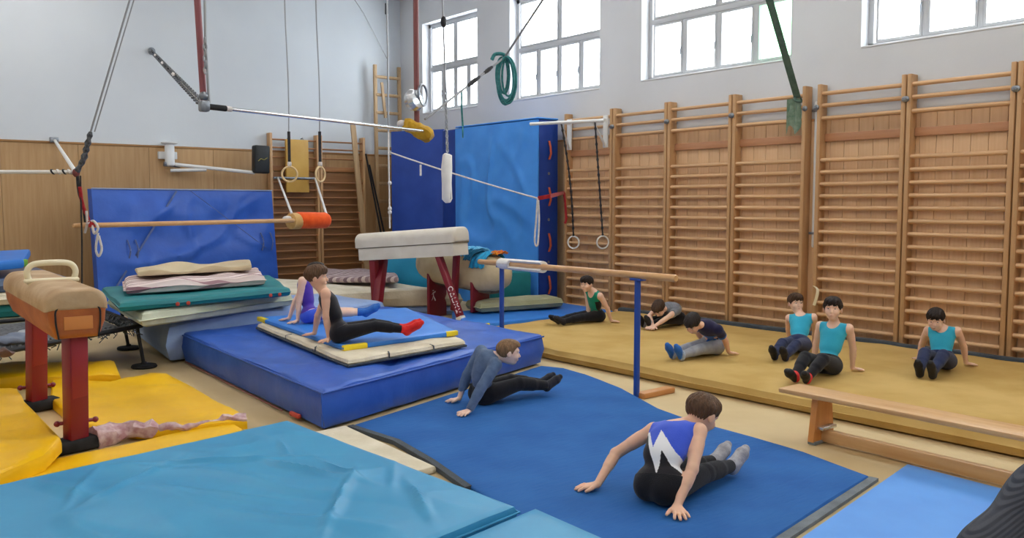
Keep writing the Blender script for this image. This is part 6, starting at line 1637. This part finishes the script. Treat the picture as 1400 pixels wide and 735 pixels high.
person('boy in a navy top and light grey trousers bowing his head on the yellow mat', 1.2, ZY, (973, 483), [(924, 482, .06), (926, 490, .06)], (967, 446), (945, 442),
       [(997, 474), (962, 467, .10)], (0.15, 0.8, 0.0), warm, 'dark', [('tee', [m_navyt, m_bsock], dict(paint=lambda u, v, w: ((w > 0.03) & (v < 0.75)).astype(int))), ('trousers', m_gpant, dict(loose=2.2)), ('socks', m_wsock), ('soles', m_bsock)],
       h=0.006, hand_dir=[(-0.8, 0.5), None], elbow=[(-0.7, 0.5, 0.1), (0.2, -1, 0.2)], curve=0.06, foot_up=0.9)
person('boy in aqua top and navy trousers turning his head aside', 1.2, ZY, (1091, 481), [(1064, 480, .05), (1068, 487, .05)], (1094, 434), (1087, 414),
       [(1112, 468), (1080, 464)], (0.75, -0.05, 0.0), fair, 'mid', [('tank', m_aqua), ('trousers', m_nvy, dict(loose=2.0)), ('socks', m_nvy), ('soles', m_shoe)],
       h=0.006, hand_dir=[(-0.9, 0.3), (-0.9, -0.4)], foot_up=0.7)
person('boy in aqua tank top, black trousers and red shoes, facing the camera', 1.25, ZY, (1130, 511), [(1094, 510, .06), (1098, 517, .06)], (1140, 443), (1138, 423),
       [(1166, 499), (1112, 492)], (0.25, -0.1, 0.0), fair, 'dark', [('tank', m_aqua), ('trousers', m_blk, dict(loose=1.7)), ('socks', m_rsock, dict(high=0.03)), ('soles', m_shoe)],
       h=0.0055, hand_dir=[(-0.9, 0.5), (-0.9, -0.4)], toes=[(0.8, 0.2, 0.45), (0.8, -0.1, 0.45)], hair_kw=dict(t=0.016))
person('boy in an aqua tank top looking down, rightmost on the yellow mat', 1.2, ZY, (1286, 504), [(1262, 503, .06), (1274, 509, .06)], (1287, 459), (1281, 449),
       [(1322, 490), (1256, 480)], (0.1, 0.3, 0.0), fair, 'dark', [('tank', m_aqua), ('trousers', m_nvy, dict(loose=2.0)), ('socks', m_ksock), ('soles', m_shoe)],
       h=0.006, hand_dir=[(-0.7, 0.6), (-0.8, -0.5)], foot_up=0.9, hair_kw=dict(t=0.014), tl=0.29, lean=(-22, 15), htilt=(15, 60), head_dist=0.15)
m_knit = bpy.data.materials.new('ribbed_charcoal_knit'); m_knit.use_nodes = True
_nt = m_knit.node_tree; _b = _nt.nodes['Principled BSDF']; _b.inputs['Base Color'].default_value = S(62, 66, 78); _b.inputs['Roughness'].default_value = 0.85
_w = _nt.nodes.new('ShaderNodeTexWave'); _w.inputs['Scale'].default_value = 46; _w.inputs['Distortion'].default_value = 0.3; _w.bands_direction = 'Z'
_t = _nt.nodes.new('ShaderNodeTexCoord'); _mp = _nt.nodes.new('ShaderNodeMapping'); _mp.inputs['Rotation'].default_value = (0.5, 0.35, 0); _bp = _nt.nodes.new('ShaderNodeBump'); _bp.inputs['Strength'].default_value = 0.4; _bp.inputs['Distance'].default_value = 0.02
_nt.links.new(_t.outputs['Object'], _mp.inputs[0]); _nt.links.new(_mp.outputs[0], _w.inputs['Vector']); _nt.links.new(_w.outputs['Fac'], _bp.inputs['Height']); _nt.links.new(_bp.outputs[0], _b.inputs['Normal'])
person('adult in a ribbed charcoal jacket with dark hair, cut off at the lower right corner', 1.66, 0.28, (1500, 1030), [(1492, 1000, -0.22), (1512, 1000, -0.22)], (1466, 745), (1512, 640),
       [(1440, 885, 0.22), (1560, 885, 0.22)], (0.0, 0.2, 0.0), fair, 'black', [('shirt', m_knit, dict(t=3.5)), ('trousers', m_blk, dict(loose=2.0)), ('socks', m_shoe)], h=0.008, heading=105, adult=True,
       hand_dir=[(0.9, 0.0), (0.9, 0.0)], lean=(0, 20), zf=0.0, hair_kw=dict(long=0.36, t=0.03), tl=0.365, shw=0.14)
_g = az(1500, 1030, 0.28)
t = thing('stool', 'low wooden stool under the adult in the corner', 'stool', (_g.x, _g.y, 0))
bm = B(); box(bm, (_g.x, _g.y, 0.255), (0.42, 0.36, 0.04), bev=0.012); finish('seat', bm, m_bench, t)
for sx in (-1, 1):
    for sy in (-1, 1):
        bm = B(); tube(bm, [(_g.x + sx * 0.19, _g.y + sy * 0.16, 0.005), (_g.x + sx * 0.15, _g.y + sy * 0.12, 0.238)], 0.02, 10); finish('leg', bm, m_bleg, t)
